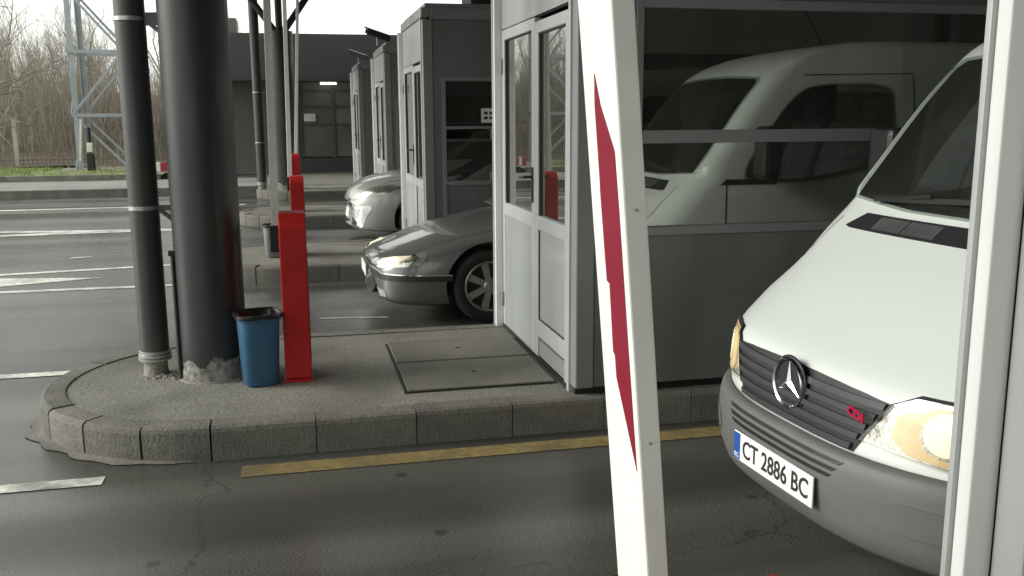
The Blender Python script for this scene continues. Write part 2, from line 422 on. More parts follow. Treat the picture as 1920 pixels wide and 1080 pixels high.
def cr_interp(xs, ys, x):
    """monotone cubic through a table"""
    xs = list(xs); ys = list(ys)
    if x <= xs[0]: return ys[0]
    if x >= xs[-1]: return ys[-1]
    n = len(xs)
    d = [(ys[i + 1] - ys[i]) / (xs[i + 1] - xs[i]) for i in range(n - 1)]
    m = [d[0]] + [0 if d[i - 1] * d[i] <= 0 else 2 * d[i - 1] * d[i] / (d[i - 1] + d[i]) for i in range(1, n - 1)] + [d[-1]]
    for i in range(n - 1):
        if xs[i] <= x <= xs[i + 1]:
            h = xs[i + 1] - xs[i]; t = (x - xs[i]) / h
            return ((2 * t**3 - 3 * t**2 + 1) * ys[i] + (t**3 - 2 * t**2 + t) * h * m[i] + (-2 * t**3 + 3 * t**2) * ys[i + 1] + (t**3 - t**2) * h * m[i + 1])

def smooth_outline(pts, rounds=2):
    for _ in range(rounds):
        q = []
        for i in range(len(pts)):
            a = pts[i]; b = pts[(i + 1) % len(pts)]
            q.append((a[0] * .75 + b[0] * .25, a[1] * .75 + b[1] * .25)); q.append((a[0] * .25 + b[0] * .75, a[1] * .25 + b[1] * .75))
        pts = q
    return pts

def bvh_of(o):
    bm = bmesh.new(); bm.from_mesh(o.data); t = BVHTree.FromBMesh(bm); bm.free(); return t

def patch(name, bvh, outline, frm, material, parent, off=0.004, thick=0.006, step=0.04, smooth=True):
    sheet = material.name.startswith(('clear', 'lamp_lens'))
    """lay a plate with the given outline on a body; frm 'front' looks along +x with (y,z), 'near'/'far' along +-y with (x,z), 'top' down -z with (x,y)"""
    xs = [p[0] for p in outline]; ys = [p[1] for p in outline]
    verts = []
    n = len(outline)
    dense = []
    for i in range(n):
        a = outline[i]; b = outline[(i + 1) % n]
        L = math.hypot(b[0] - a[0], b[1] - a[1]); k = max(1, int(L / step))
        for j in range(k): dense.append((a[0] + (b[0] - a[0]) * j / k, a[1] + (b[1] - a[1]) * j / k))
    nb = len(dense)
    verts = [Vector(p) for p in dense]
    nx = int((max(xs) - min(xs)) / step); ny = int((max(ys) - min(ys)) / step)
    for i in range(1, nx + 1):
        for j in range(1, ny + 1):
            verts.append(Vector((min(xs) + (max(xs) - min(xs)) * i / (nx + 1), min(ys) + (max(ys) - min(ys)) * j / (ny + 1))))
    res = delaunay_2d_cdt(verts, [(i, (i + 1) % nb) for i in range(nb)], [list(range(nb))], 1, 1e-5)
    v2, fc = res[0], res[2]
    top = []; low = []
    for q in v2:
        if frm == 'front': o_, d_ = Vector((-3, q.x, q.y)), Vector((1, 0, 0))
        elif frm == 'near': o_, d_ = Vector((q.x, -4, q.y)), Vector((0, 1, 0))
        elif frm == 'far': o_, d_ = Vector((q.x, 4, q.y)), Vector((0, -1, 0))
        else: o_, d_ = Vector((q.x, q.y, 5)), Vector((0, 0, -1))
        hit, nor, idx, dist = bvh.ray_cast(o_, d_)
        if hit is None:
            hit, nor, idx, dist = bvh.find_nearest(Vector((0.3, q.x, q.y)) if frm == 'front' else (Vector((q.x, -0.9, q.y)) if frm == 'near' else (Vector((q.x, 0.9, q.y)) if frm == 'far' else Vector((q.x, q.y, 1.0)))))
        if nor.dot(d_) > 0: nor = -nor
        nn = (nor * 0.6 - d_ * 0.4).normalized()
        top.append(hit + nn * (off + thick)); low.append(hit + nn * (off - 0.012))
    k = len(v2)
    faces = [tuple(f) for f in fc]
    cnt = {}
    for f in faces:
        for i in range(len(f)):
            e = (f[i], f[(i + 1) % len(f)]); cnt[tuple(sorted(e))] = cnt.get(tuple(sorted(e)), 0) + 1
    allf = list(faces)
    for f in faces:
        for i in range(len(f)):
            a, b = f[i], f[(i + 1) % len(f)]
            if not sheet and cnt[tuple(sorted((a, b)))] == 1: allf.append((b, a, a + k, b + k))
    mb = MB(); mb.add(top + low, allf)
    return mb.build(name, material, parent, smooth=smooth, angle=35)

def cut(o, cutters):
    """carve holes (wheel arches) out of a mesh"""
    for c in cutters:
        c.parent = o.parent
        md = o.modifiers.new('cut', 'BOOLEAN'); md.operation = 'DIFFERENCE'; md.object = c; md.solver = 'EXACT'; md.material_mode = 'TRANSFER'
        bpy.context.view_layer.update()
        me = bpy.data.meshes.new_from_object(o.evaluated_get(bpy.context.evaluated_depsgraph_get()))
        o.modifiers.clear()
        o.data = me
        bpy.data.objects.remove(c)
    for p in o.data.polygons: p.use_smooth = True
    o.data.set_sharp_from_angle(angle=R(38))

def text(name, body, size, material, parent, m4, extrude=0.001, sx=1.0, bold=0.0):
    cu = bpy.data.curves.new(name, 'FONT')
    cu.body = body; cu.size = size; cu.align_x = 'CENTER'; cu.align_y = 'CENTER'; cu.extrude = extrude; cu.resolution_u = 3; cu.offset = bold
    tmp = bpy.data.objects.new(name, cu); col.objects.link(tmp)
    bpy.context.view_layer.update()
    me = bpy.data.meshes.new_from_object(tmp.evaluated_get(bpy.context.evaluated_depsgraph_get()))
    bpy.data.objects.remove(tmp)
    me.materials.clear()
    me.transform(Matrix.Scale(sx, 4, (1, 0, 0)))
    me.transform(m4)
    return link_mesh(name, me, material, parent)

KH = 0.18       # kerb height

# ================================================================== ground
g = MB()
g.add([(-300, -200, 0), (300, -200, 0), (300, 300, 0), (-300, 300, 0)], [(0, 1, 2, 3)])
tag(g.build('road', M['asphalt']), kind='structure')

def strip(name, pts, material, z=0.004, parent=None):
    o = MB().add([(x, y, z) for x, y in pts], [tuple(range(len(pts)))]).build(name, material, parent)
    tag(o, kind='structure'); return o
def line(name, x0, x1, y, w, material, y2=None):
    y2 = y if y2 is None else y2
    return strip(name, [(x0, y - w / 2), (x1, y2 - w / 2), (x1, y2 + w / 2), (x0, y + w / 2)], material)
line('road_line_white', -30, -0.95, 4.50, 0.105, M['white_paint'])
line('road_line_yellow', -0.32, 12, 4.46, 0.145, M['yellow_paint'])
line('road_line_white', -30, -1.42, 6.60, 0.11, M['white_paint'])
line('road_line_white', -30, -1.25, 9.98, 0.12, M['white_paint'])
line('road_line_white', -3.9, -1.2, 11.03, 0.13, M['white_paint'], 11.45)
strip('road_hatching_white', [(-2.07, 10.665), (-3.15, 10.88), (-5.5, 10.80), (-5.5, 10.1), (-2.99, 10.33)], M['white_paint'])
strip('road_hatching_white', [(-0.95, 15.02), (-0.95, 15.26), (-3.1, 15.40), (-4.6, 15.62), (-4.6, 15.44), (-3.55, 15.22), (-4.6, 14.98), (-4.6, 14.84), (-3.0, 14.98)], M['white_paint'])
line('road_line_white', -30, -1.0, 18.85, 0.2, M['white_paint'], 19.3)
strip('road_line_white', [(-2.75, 12.28), (-2.52, 12.31), (-2.52, 12.39), (-2.75, 12.36)], M['white_paint'])
line('road_line_white', 0.15, 0.72, 7.95, 0.03, M['white_paint'], 7.86)

# ------------------------------------------------------------------ islands
def stone_mesh(L, h=KH, d=0.13, ch=0.03):
    """straight kerb stone: length along x, face on -y, chamfered lip"""
    prof = [(0, -0.05), (0, h - ch), (0.006, h - ch * 0.35), (ch * 0.8, h), (d, h), (d, -0.05)]
    mb = MB(); mb.prism(prof, 'x', -L / 2, L / 2)
    return mb.mesh('kerb_stone')

def wedge_mesh(r_out, ang, h=KH, d=0.13, ch=0.03):
    """curved kerb stone: centre of bend at the origin, face outwards, middle of the stone on -x"""
    prof = [(0, -0.05), (0, h - ch), (0.006, h - ch * 0.35), (ch * 0.8, h), (d, h), (d, -0.05)]
    n = len(prof); vs = []; fs = []; ks = 4
    for k in range(ks + 1):
        a = math.pi + ang * (k / ks - 0.5)
        for (q, z) in prof:
            vs.append(((r_out - q) * math.cos(a), (r_out - q) * math.sin(a), z))
    for k in range(ks):
        for i in range(n): fs.append((k * n + i, k * n + (i + 1) % n, (k + 1) * n + (i + 1) % n, (k + 1) * n + i))
    fs += [tuple(range(n)), tuple(range(ks * n, ks * n + n))]
    mb = MB(); mb.add(vs, fs); return mb.mesh('kerb_stone')

STONE = stone_mesh(0.507)
def island(y0, w, tip, x1, full=True):
    """traffic island with a half-round nose at x = tip"""
    r = w / 2; cx, cy = tip + r, y0 + r
    pts = [(x1, y0 + 0.05)]
    for k in range(33):
        a = -math.pi / 2 - math.pi * k / 32
        pts.append((cx + (r - 0.05) * math.cos(a), cy + (r - 0.05) * math.sin(a)))
    pts.append((x1, y0 + w - 0.05))
    top = MB().prism(pts, 'z', -0.05, KH - 0.006).build('island_pavement', M['island'])
    tag(top, kind='structure')
    lengths = 0.5125
    nst = int((x1 - cx) / lengths)
    for k in range(nst):
        x = cx + lengths * (k + 0.5)
        for side in (0, 1):
            if side == 1 and not full: continue
            o = bpy.data.objects.new('kerb_stone', STONE)
            col.objects.link(o); o.parent = top
            o.location = (x, y0 if side == 0 else y0 + w, random.uniform(-0.004, 0.003))
            o.rotation_euler = (0, random.uniform(-.004, .004), (0 if side == 0 else math.pi) + random.uniform(-.006, .006))
    n = 9
    wm = wedge_mesh(r, math.pi / n - 0.013)
    for k in range(n):
        a = math.pi / 2 - math.pi * (k + 0.5) / n
        o = bpy.data.objects.new('kerb_stone', wm)
        col.objects.link(o); o.parent = top
        o.location = (cx, cy, random.uniform(-0.006, 0.004))
        o.rotation_euler = (random.uniform(-.006, .006), random.uniform(-.006, .006), a)
    if not STONE.materials: STONE.materials.append(M['kerb'])
    wm.materials.append(M['kerb'])
    return top
isl0 = island(-0.50, 1.98, -2.2, 9.0)
isl1 = island(4.65, 1.98, -1.46, 10.0)
isl2 = island(9.80, 1.98, -1.10, 10.0)
isl3 = island(14.95, 1.98, -0.95, 10.0)
isl4 = island(20.10, 1.98, -0.85, 10.0)

# dirt and cement smeared along the foot of the near kerb nose
def smear():
    vs = []; fs = []; n = 40
    for k in range(n + 1):
        a = math.pi * 0.62 + math.pi * 0.86 * k / n
        e_ = math.sin(math.pi * k / n) ** .5
        for j, rr in enumerate((0.985, 0.985 + .025 * e_, 0.986 + e_ * (0.065 + 0.02 * math.sin(k * 1.7) + 0.015 * math.sin(k * 0.61)))):
            vs.append((-0.47 + rr * math.cos(a), 5.64 + rr * math.sin(a), (0.016, 0.009, 0.0045)[j]))
    for k in range(n):
        for j in range(2): fs.append((k * 3 + j, k * 3 + j + 1, k * 3 + j + 4, k * 3 + j + 3))
    return MB().add(vs, fs)
tag(smear().build('kerb_mortar', M['kerb'], smooth=True), kind='structure')

# hatch: two concrete cover slabs beside the booth door, with open joints
h = empty('inspection_hatch', (0, 0, KH - 0.006), label='two concrete cover slabs set into the island beside the booth door', cat='hatch cover')
MB().box(0.535, 1.412, 4.992, 6.178, 0.0005, 0.003).build('hatch_frame', M['black'], h)
for (y0, y1, t) in ((5.008, 5.600, 0.0), (5.618, 6.160, 0.004)):
    s = MB().box(0.555, 1.400, y0, y1, 0.004, 0.016 + t).build('cover_slab', M['slab'], h, bevel=0.004)
    for x in (0.98,):
        MB().tube((x, (y0 + y1) / 2, 0.016 + t), (x, (y0 + y1) / 2, 0.0185 + t), 0.012, n=10).build('lifting_eye', M['black'], s)

# ================================================================== far side: pavement, verge, wood
pv = MB().box(-60, -0.9, 22.4, 25.6, -0.1, 0.15).build('pavement', M['pavement']); tag(pv, kind='structure')
tag(MB().box(-60, 14.0, 22.28, 22.395, -0.1, 0.162).build('kerb', M['kerb'], bevel=0.015), kind='structure')
tag(MB().box(-0.895, 14.0, 22.4, 27.0, -0.1, 0.148).build('pavement', M['slab']), kind='structure')
tag(MB().box(-60, -3.4, 25.605, 25.75, -0.1, 0.30).build('kerb', M['kerb'], bevel=0.015), kind='structure')
vv = []; vf = []
nx, ny = 60, 14
for i in range(nx + 1):
    for j in range(ny + 1):
        x = -60 + 56.6 * i / nx; y = 25.755 + 60 * (j / ny) ** 1.7
        zz = 0.26 + 0.05 * math.sin(x * 1.3) * math.cos(y) + max(0, y - 33) * 0.035
        vv.append((x, y, zz if j else 0.25))
for i in range(nx):
    for j in range(ny):
        a = i * (ny + 1) + j; vf.append((a, a + ny + 1, a + ny + 2, a + 1))
tag(MB().add(vv, vf).build('verge_ground', M['grass'], smooth=True), kind='structure')
vv = []; vf = []
for i in range(41):
    x = -70 + 115 * i / 40
    for j, (y, z) in enumerate(((30.5, 0.24), (34, 0.55), (48, 2.2), (60, 3.2), (120, 4.0))):
        vv.append((x, y, z + 0.12 * math.sin(i * 2.1 + j)))
for i in range(40):
    for j in range(4):
        a = i * 5 + j; vf.append((a, a + 5, a + 6, a + 1))
tag(MB().add(vv, vf).build('wood_ground', M['earth'], smooth=True), kind='structure')

# grass blades along the verge
gb = MB()
for k in range(5200):
    x = random.uniform(-13.5, -4.6); y = random.uniform(25.8, 30.5)
    if x > -6.6 and random.random() < 0.6: continue
    z = 0.25; hh = random.uniform(0.04, 0.13); a = random.uniform(0, math.pi); dx, dy = 0.012 * math.cos(a), 0.012 * math.sin(a)
    lx, ly = random.uniform(-.05, .05), random.uniform(-.05, .05)
    gb.add([(x - dx, y - dy, z), (x + dx, y + dy, z), (x + lx, y + ly, z + hh)], [(0, 1, 2)])
go = link_mesh('grass', gb.mesh('grass', False), M['blade']); tag(go, 'short green grass on the verge below the fence', 'grass', kind='stuff')

# thicket of bare stems behind the fence
def twig_mass(n, seed, xr, yr, hmin, hmax):
    rnd = random.Random(seed); mb = MB()
    def seg(p, q, r0, r1):
        mb.tube(p, q, r0, r1, n=3, cap=False)
    for k in range(n):
        x = rnd.uniform(*xr); y = yr[0] + (yr[1] - yr[0]) * rnd.random() ** 0.8
        H_ = rnd.uniform(hmin, hmax) * (0.75 + 0.25 * math.sin(x * 0.9) * math.sin(x * 0.37 + 1))
        z0 = 0.2 + max(0, y - 31) * 0.1
        p = Vector((x, y, z0)); d = Vector((rnd.uniform(-.22, .22), rnd.uniform(-.15, .15), 1)).normalized()
        r = rnd.uniform(0.012, 0.03)
        ns = 4
        for s in range(ns):
            q = p + d * (H_ / ns)
            seg(p, q, r, r * 0.7)
            for b in range(rnd.randint(2, 4)):
                t = rnd.random(); bp_ = p.lerp(q, t)
                bd = (d + Vector((rnd.uniform(-1, 1), rnd.uniform(-1, 1), rnd.uniform(-.1, .7))) * 0.8).normalized()
                bl = H_ * rnd.uniform(0.1, 0.3)
                bq = bp_ + bd * bl
                seg(bp_, bq, r * 0.5, r * 0.2)
                for c in range(2):
                    cp = bp_.lerp(bq, rnd.uniform(.3, .9)); cd = (bd + Vector((rnd.uniform(-1, 1), rnd.uniform(-1, 1), rnd.uniform(-.4, .8)))).normalized()
                    seg(cp, cp + cd * bl * 0.6, r * 0.25, r * 0.1)
            p = q; r *= 0.7
            d = (d + Vector((rnd.uniform(-.2, .2), rnd.uniform(-.2, .2), .1))).normalized()
    return mb
tm = twig_mass(1900, 3, (-20, -2.2), (31.5, 46), 2.5, 4.9)
o = link_mesh('thicket', tm.mesh('thicket', False), M['twig']); tag(o, 'tangled thicket of bare brown brushwood behind the fence', 'brushwood', kind='stuff')

# individual bare trees
def bare_tree(x, y, H_, seed, label, lean=(0, 0), r0=None, spread=0.75, up=0.25, levels=5):
    rnd = random.Random(seed)
    z0 = 0.2 + max(0, y - 31) * 0.1 - 0.1
    t = empty('bare_tree', (x, y, z0), label=label, cat='tree', group='bare trees beyond the fence')
    tr = MB(); br = MB()
    def grow(p, d, L, r, lev):
        n = 3 if lev == 0 else 2
        for s in range(n):
            q = p + d * (L / n)
            r2 = r * (0.86 if lev == 0 else 0.78)
            (tr if lev == 0 else br).tube(p, q, r, r2, n=7 if lev == 0 else (5 if lev == 1 else 3), cap=False)
            if lev < levels:
                kids = (1 if lev == 0 and s == 0 else rnd.randint(1, 3) if lev < 2 else rnd.randint(1, 2))
                for b in range(kids):
                    a = rnd.uniform(0, 2 * math.pi)
                    side = d.orthogonal().normalized(); side.rotate(Matrix.Rotation(a, 3, d))
                    nd = (d * (1 - spread * 0.55) + side * spread * rnd.uniform(.6, 1.1) + Vector((0, 0, up))).normalized()
                    grow(p.lerp(q, rnd.uniform(.4, 1)), nd, L * rnd.uniform(.42, .62), r2 * rnd.uniform(.45, .6), lev + 1)
            p = q; r = r2
            d = (d + Vector((rnd.uniform(-.12, .12), rnd.uniform(-.12, .12), .02))).normalized()
        if lev < levels:
            for b in range(2):
                side = Vector((rnd.uniform(-1, 1), rnd.uniform(-1, 1), 0.2)).normalized()
                grow(p, (d * .8 + side * .5).normalized(), L * 0.5, r * 0.75, lev + 1)
    grow(Vector((0, 0, 0)), Vector((lean[0], lean[1], 1)).normalized(), H_ * 0.52, r0 or H_ * 0.014, 0)
    link_mesh('trunk', tr.mesh('trunk', False), M['bark'], t, smooth=True)
    link_mesh('crown', br.mesh('crown', False), M['bark'], t)
    return t
TREES = [(-8.8, 34.0, 6.2, 'forked bare tree with the broadest crown, left of the lattice mast'),
         (-11.6, 36.0, 5.8, 'bare tree with low arching boughs near the left edge of the photo'),
         (-10.1, 38.5, 5.2, 'slim bare tree between the arching tree and the broad forked tree'),
         (-7.3, 39.0, 5.4, 'bare tree seen through the left legs of the lattice mast'),
         (-6.1, 36.0, 4.9, 'bare tree seen through the middle of the lattice mast'),
         (-4.9, 38.0, 5.0, 'bare tree just left of the drainpipe behind the mast'),
         (-3.5, 41.0, 5.2, 'bare tree showing between the drainpipe and the fat column'),
         (-2.7, 39.0, 4.7, 'small bare tree close to the left edge of the fat column'),
         (-13.5, 41.0, 6.0, 'bare tree deepest in the wood at the far left')]
for i, (x, y, H_, lb) in enumerate(TREES):
    bare_tree(x, y, H_, 20 + i, lb)
bare_tree(-9.2, 27.6, 6.6, 77, 'nearest bare tree whose thin branches hang into the top left corner', lean=(0.10, 0), up=-0.12, spread=0.9, levels=4)

# fence: concrete posts, top rail and thin pales
fe = empty('fence', (0, 31.0, 0.24), label='brown mesh fence with pale concrete posts in front of the wood', cat='fence')
for k in range(4):
    MB().box(-18.21 + 5.0 * k, -18.09 + 5.0 * k, -0.06, 0.06, -0.1, 1.62 if k % 2 else 1.5).build('fence_post', M['conc_post'], fe, bevel=0.01)
for z in (0.25, 1.28):
    MB().bar((-20, 0.0, z), (1, 0.0, z), 0.035, 0.04).build('fence_rail', M['fence'], fe)
pm = MB()
for k in range(170):
    x = -20 + 0.125 * k
    pm.box(x - .008, x + .008, 0.03, 0.045, 0.05, 1.32 + random.uniform(-.02, .02))
tag(pm.build('fence_pales', M['fence'], fe), kind='stuff')

# lattice mast
ma = empty('lattice_mast', (-5.92, 28.3, 0.25), label='light grey steel lattice mast standing on the verge', cat='mast')
W = 1.42
for (x, y) in ((0, 0), (W, 0), (0, W), (W, W)):
    lg = MB(); sx = 1 if x == 0 else -1; sy = 1 if y == 0 else -1
    lg.box(min(x, x + sx * .15), max(x, x + sx * .15), min(y, y + sy * .02), max(y, y + sy * .02), 0, 9)
    lg.box(min(x, x + sx * .02), max(x, x + sx * .02), min(y + sy * .021, y + sy * .15), max(y + sy * .021, y + sy * .15), 0, 9)
    lg.build('leg', M['steel'], ma)
for k in range(6):
    z = 1.55 + 1.72 * (k - 0)
    if z > 8.8: break
    for y in (-0.03, W + 0.03): MB().bar((0, y, z), (W, y, z), 0.03, 0.09).build('horizontal_brace', M['steel'], ma)
    for x in (-0.03, W + 0.03): MB().bar((x, 0, z), (x, W, z), 0.03, 0.09).build('horizontal_brace', M['steel'], ma)
    z0 = z - 1.7
    if k % 2 == 0:
        MB().bar((W, -0.05, max(0.02, z0)), (0, -0.05, z), 0.02, 0.07).build('diagonal_brace', M['steel'], ma)
        MB().bar((W, W + .05, max(0.02, z0)), (0, W + .05, z), 0.02, 0.07).build('diagonal_brace', M['steel'], ma)
    else:
        MB().bar((0, -0.05, z0), (W, -0.05, z), 0.02, 0.07).build('diagonal_brace', M['steel'], ma)
        MB().bar((0, W + .05, z0), (W, W + .05, z), 0.02, 0.07).build('diagonal_brace', M['steel'], ma)
    MB().bar((-0.05, 0, max(0.02, z0)), (-0.05, W, z), 0.02, 0.06).build('diagonal_brace', M['steel'], ma)
MB().box(-0.75, 1.9, -0.35, 1.9, -0.2, 0.02).build('footing', M['pavement'], ma, bevel=0.02)
MB().bar((0.12, -0.16, 0.3), (0.22, -0.16, 1.45), 0.09, 0.05).build('cable_duct', M['white_block'], ma)
# black meter box and cable at the foot of the mast
mb_ = empty('meter_cabinet', (-5.5, 28.0, 0.27), label='small black and white meter post at the foot of the mast', cat='meter post')
MB().tube((0, 0, 0), (0, 0, 1.2), 0.05, n=10).build('post', M['black'], mb_, smooth=True)
MB().box(-.10, .10, -.09, .06, 0.02, 0.5).build('lower_box', M['black'], mb_, bevel=0.03)
MB().box(-.07, .07, -.08, .05, 0.52, 0.78).build('upper_box', M['white_block'], mb_, bevel=0.02)
for nm, x, lb, mt in (('barrier_block', -3.84, 'left red plastic block on the verge beyond the column', 'red_block'), ('barrier_block', -3.695, 'white plastic block between two red ones on the verge', 'white_block'),
                      ('barrier_block', -3.55, 'right red plastic block on the verge beside the column', 'red_block')):
    b = MB().prism([(-.066, 0), (.066, 0), (.062, .2), (.045, .25), (-.045, .25), (-.062, .2)], 'y', -.1, .1).build(nm, M[mt], bevel=0.015)
    b.location = (x, 27.6, 0.255); tag(b, lb, 'block', 'plastic blocks on the verge')
tag(MB().box(-4.2, -2.7, 27.0, 28.2, 0.0, 0.256).build('verge_slab', M['pavement']), kind='structure')

# ================================================================== terminal building at the back
tb = empty('terminal_building', (0, 27.0, 0.15), label='low dark terminal building with glazed front behind the booths', cat='building')
MB().box(-2.4, 14, 0.4, 0.7, 2.62, 3.85).build('fascia', M['bld_dark'], tb)
MB().box(-2.42, 14, -0.9, 0.395, 2.52, 2.60).build('eaves', M['bld_dark'], tb)
MB().box(-2.4, 14, 0.705, 12, 3.4, 3.7).build('roof', M['bld_dark'], tb)
MB().box(-2.38, 14, 5.6, 5.7, 0, 3.4).build('back_wall', M['bld_in'], tb)
MB().box(-2.4, 0.15, 0.42, 0.68, 0, 2.61).build('wall', M['bld_wall'], tb)
MB().box(-2.4, -2.25, 0.69, 12, 0, 3.39).build('wall', M['bld_wall'], tb)
MB().box(0.155, 14, 0.40, 0.66, 0, 0.42).build('plinth', M['bld_dark'], tb)
MB().box(-2.1, -1.45, 1.5, 2.5, 3.7, 4.35).build('roof_unit', M['bld_wall'], tb, bevel=0.02)
for x in (0.2, 1.12, 1.95, 2.75, 3.6, 4.5, 5.4, 6.3, 7.2): MB().box(x - .04, x + .04, 0.47, 0.60, 0.425, 2.61).build('mullion', M['bld_frame'], tb)
for z in (1.35, 1.85, 2.3): MB().box(0.2, 7.2, 0.49, 0.58, z - .025, z + .025).build('transom', M['bld_frame'], tb)
xs = (0.2, 1.12, 1.95, 2.75, 3.6, 4.5, 5.4, 6.3, 7.2); zs = (0.42, 1.35, 1.85, 2.3, 2.61)
for i in range(8):
    for j in range(4):
        MB().box(xs[i] + .042, xs[i + 1] - .042, 0.53, 0.54, zs[j] + .03, zs[j + 1] - .03).build('pane', M['bld_glass'], tb)
for x in (2.3, 5.8): MB().box(x - .11, x + .11, -0.75, -0.55, 0, 2.51).build('porch_column', M['bld_dark'], tb)
MB().box(0.78, 1.22, 0.05, 0.2, 2.46, 2.51).build('tube_lamp', M['lampglow'], tb)
MB().box(0.30, 0.62, 0.43, 0.465, 1.45, 1.66).build('notice', M['paper'], tb)
for x in (-1.7, -0.9): MB().tube((x, -0.9, 0), (x, -0.9, 1.7), 0.025, n=8).build('rail_post', M['zinc'], tb)

rw = empty('rear_building', (0, -13.0, 0), label='pale pillared wall added behind the camera to cut light, mirrored in the nearest booth window', cat='building')  # added to lower the light from behind; loosely follows the reflected wall
MB().box(-0.5, 34, -0.3, 0, 0, 5.1).build('wall', M['rear_wall'], rw)
for k in range(9): MB().box(1.0 + 4 * k, 1.3 + 4 * k, 0.002, 0.25, 0, 5.1).build('pillar', M['frame_shaded'], rw)
MB().box(-0.5, 34, 0.003, 0.10, 3.3, 3.6).build('string_course', M['bld_dark'], rw)
for k in range(8): MB().box(1.8 + 4 * k, 4.4 + 4 * k, 0.003, 0.03, 0.9, 2.6).build('window', M['auto_glass'], rw)

# ================================================================== canopy over the lanes
cn = empty('canopy', (0, 0, 0), label='wide dark canopy roof carried over the lanes', cat='canopy')
CX0, CX1, CY0, CY1, CZ = -3.2, 34.0, -34.0, 23.5, 5.2
MB().box(CX0, CX1, CY0, CY1, CZ, CZ + 0.35).build('roof_deck', M['canopy'], cn)
MB().box(CX0 - 0.06, CX0 - 0.005, CY0, CY1, CZ - 0.15, CZ + 0.5).build('roof_edge', M['canopy_edge'], cn)
for k in range(11): MB().box(CX0, CX1, CY0 + 2.5 + 5.15 * k - .12, CY0 + 2.5 + 5.15 * k + .12, CZ - 0.45, CZ - 0.002).build('roof_beam', M['canopy'], cn)
for k in range(5): MB().box(0.2 + 5 * k, 0.4 + 5 * k, CY0, CY1, CZ - 0.7, CZ - 0.452).build('roof_beam', M['canopy'], cn)

def fat_column(x, y, r, label, ht=3.5):
    c = empty('support_column', (x, y, KH - 0.006), label=label, cat='column', group='columns carrying the canopy')
    MB().lathe([(r, 0.0), (r, 0.6), (r, 1.4), (r, ht), (r * .98, ht + .02), (0.02, ht + .02)], n=48).build('shaft', M['column_flaked'], c, smooth=True)
    MB().lathe([(r + .02, 0.0), (r + .016, 0.008), (r - .02, 0.014)], n=40).build('base_collar', M['bare_base'], c, smooth=True)
    for (dx, dy) in ((-1.3, 0.0), (1.3, 0.0), (0.0, 1.3), (0.0, -1.3)):
        MB().tube((dx * .05, dy * .05, ht - 0.02), (dx, dy, CZ - KH), 0.07, n=14).build('strut', M['column'], c, smooth=True)
    return c
c1 = fat_column(-0.52, 5.66, 0.19, 'fat dark grey round column with flaked paint at its foot, nearest the camera', 4.0)
c4 = fat_column(-0.20, 20.95, 0.27, 'distant dark column with forked struts at its top, behind the barriers', 3.3)

def drainpipe(x, y, r, label, cx, cy, ht=6.2, bracket_z=(1.0, 2.06)):
    d = empty('drainpipe', (x, y, KH - 0.006), label=label, cat='drainpipe', group='drainpipes beside the columns')
    MB().lathe([(r, 0.10), (r, 1.0), (r, 3.0), (r, ht), (r * .9, ht)], n=32).build('pipe', M['pipe'], d, smooth=True)
    MB().lathe([(r + .004, 0.088), (r + .012, 0.092), (r + .012, 0.104), (r + .003, 0.108), (r + .011, 0.113), (r + .011, 0.125), (r + .002, 0.13), (r + .008, 0.136), (r + .008, 0.147), (r, 0.15)], n=32).build('joint_band', M['zinc'], d, smooth=True)
    MB().lathe([(r * 0.9, 0.0), (r * .85, 0.02), (r * .8, 0.10)], n=24).build('spigot', M['bare_base'], d, smooth=True)
    v = Vector((cx - x, cy - y, 0)); L_ = v.length; v.normalize()
    for z in bracket_z:
        q = MB(); q.lathe([(r + .001, z - .012), (r + .006, z - .011), (r + .006, z + .011), (r + .001, z + .012)], n=28)
        b = q.build('clamp', M['zinc'], d, smooth=True)
        MB().bar(v * (r + .005) + Vector((0, 0, z)), v * (L_ - 0.175) + Vector((0, 0, z)), 0.02, 0.03 if z < 1.5 else 0.07).build('clamp_arm', M['column'], b)
        MB().bar(v * (L_ - 0.29) + Vector((0, 0, z)), v * (L_ - 0.185) + Vector((0, 0, z - 0.08)), 0.018, 0.02).build('clamp_brace', M['column'], b)
    return d
drainpipe(-0.87, 5.78, 0.083, 'dark drainpipe with bright clamp bands beside the near fat column', -0.52, 5.66)
drainpipe(-0.72, 21.1, 0.10, 'thin distant drainpipe left of the distant forked column', -0.22, 20.95)
# crumbled mortar between pipe foot and column
rb = MB()
for k in range(26):
    a = random.uniform(0, 6.28); q = (-0.78 + random.gauss(0, .06), 5.68 + random.gauss(0, .045)); s_ = random.uniform(.008, .028)
    rb.lathe([(0.001, s_ * .7), (s_ * .6, s_ * .55), (s_, 0.0)], n=6, c=(q[0], q[1], KH - .008))
tag(rb.build('mortar_rubble', M['bare_base']), 'crumbled mortar heap between the drainpipe foot and the column', 'rubble', kind='stuff')
# thin conduit on the column's left
cd = empty('conduit', (-0.712, 5.60, KH - .006), label='thin dark conduit standing against the left of the near column', cat='conduit')
MB().tube((0, 0, 0), (0.0, 0, 0.74), 0.011, n=10).build('pipe', M['pipe'], cd, smooth=True)
MB().box(-.02, .02, -.015, .015, 0.735, 0.765).build('cap', M['black'], cd, bevel=.004)

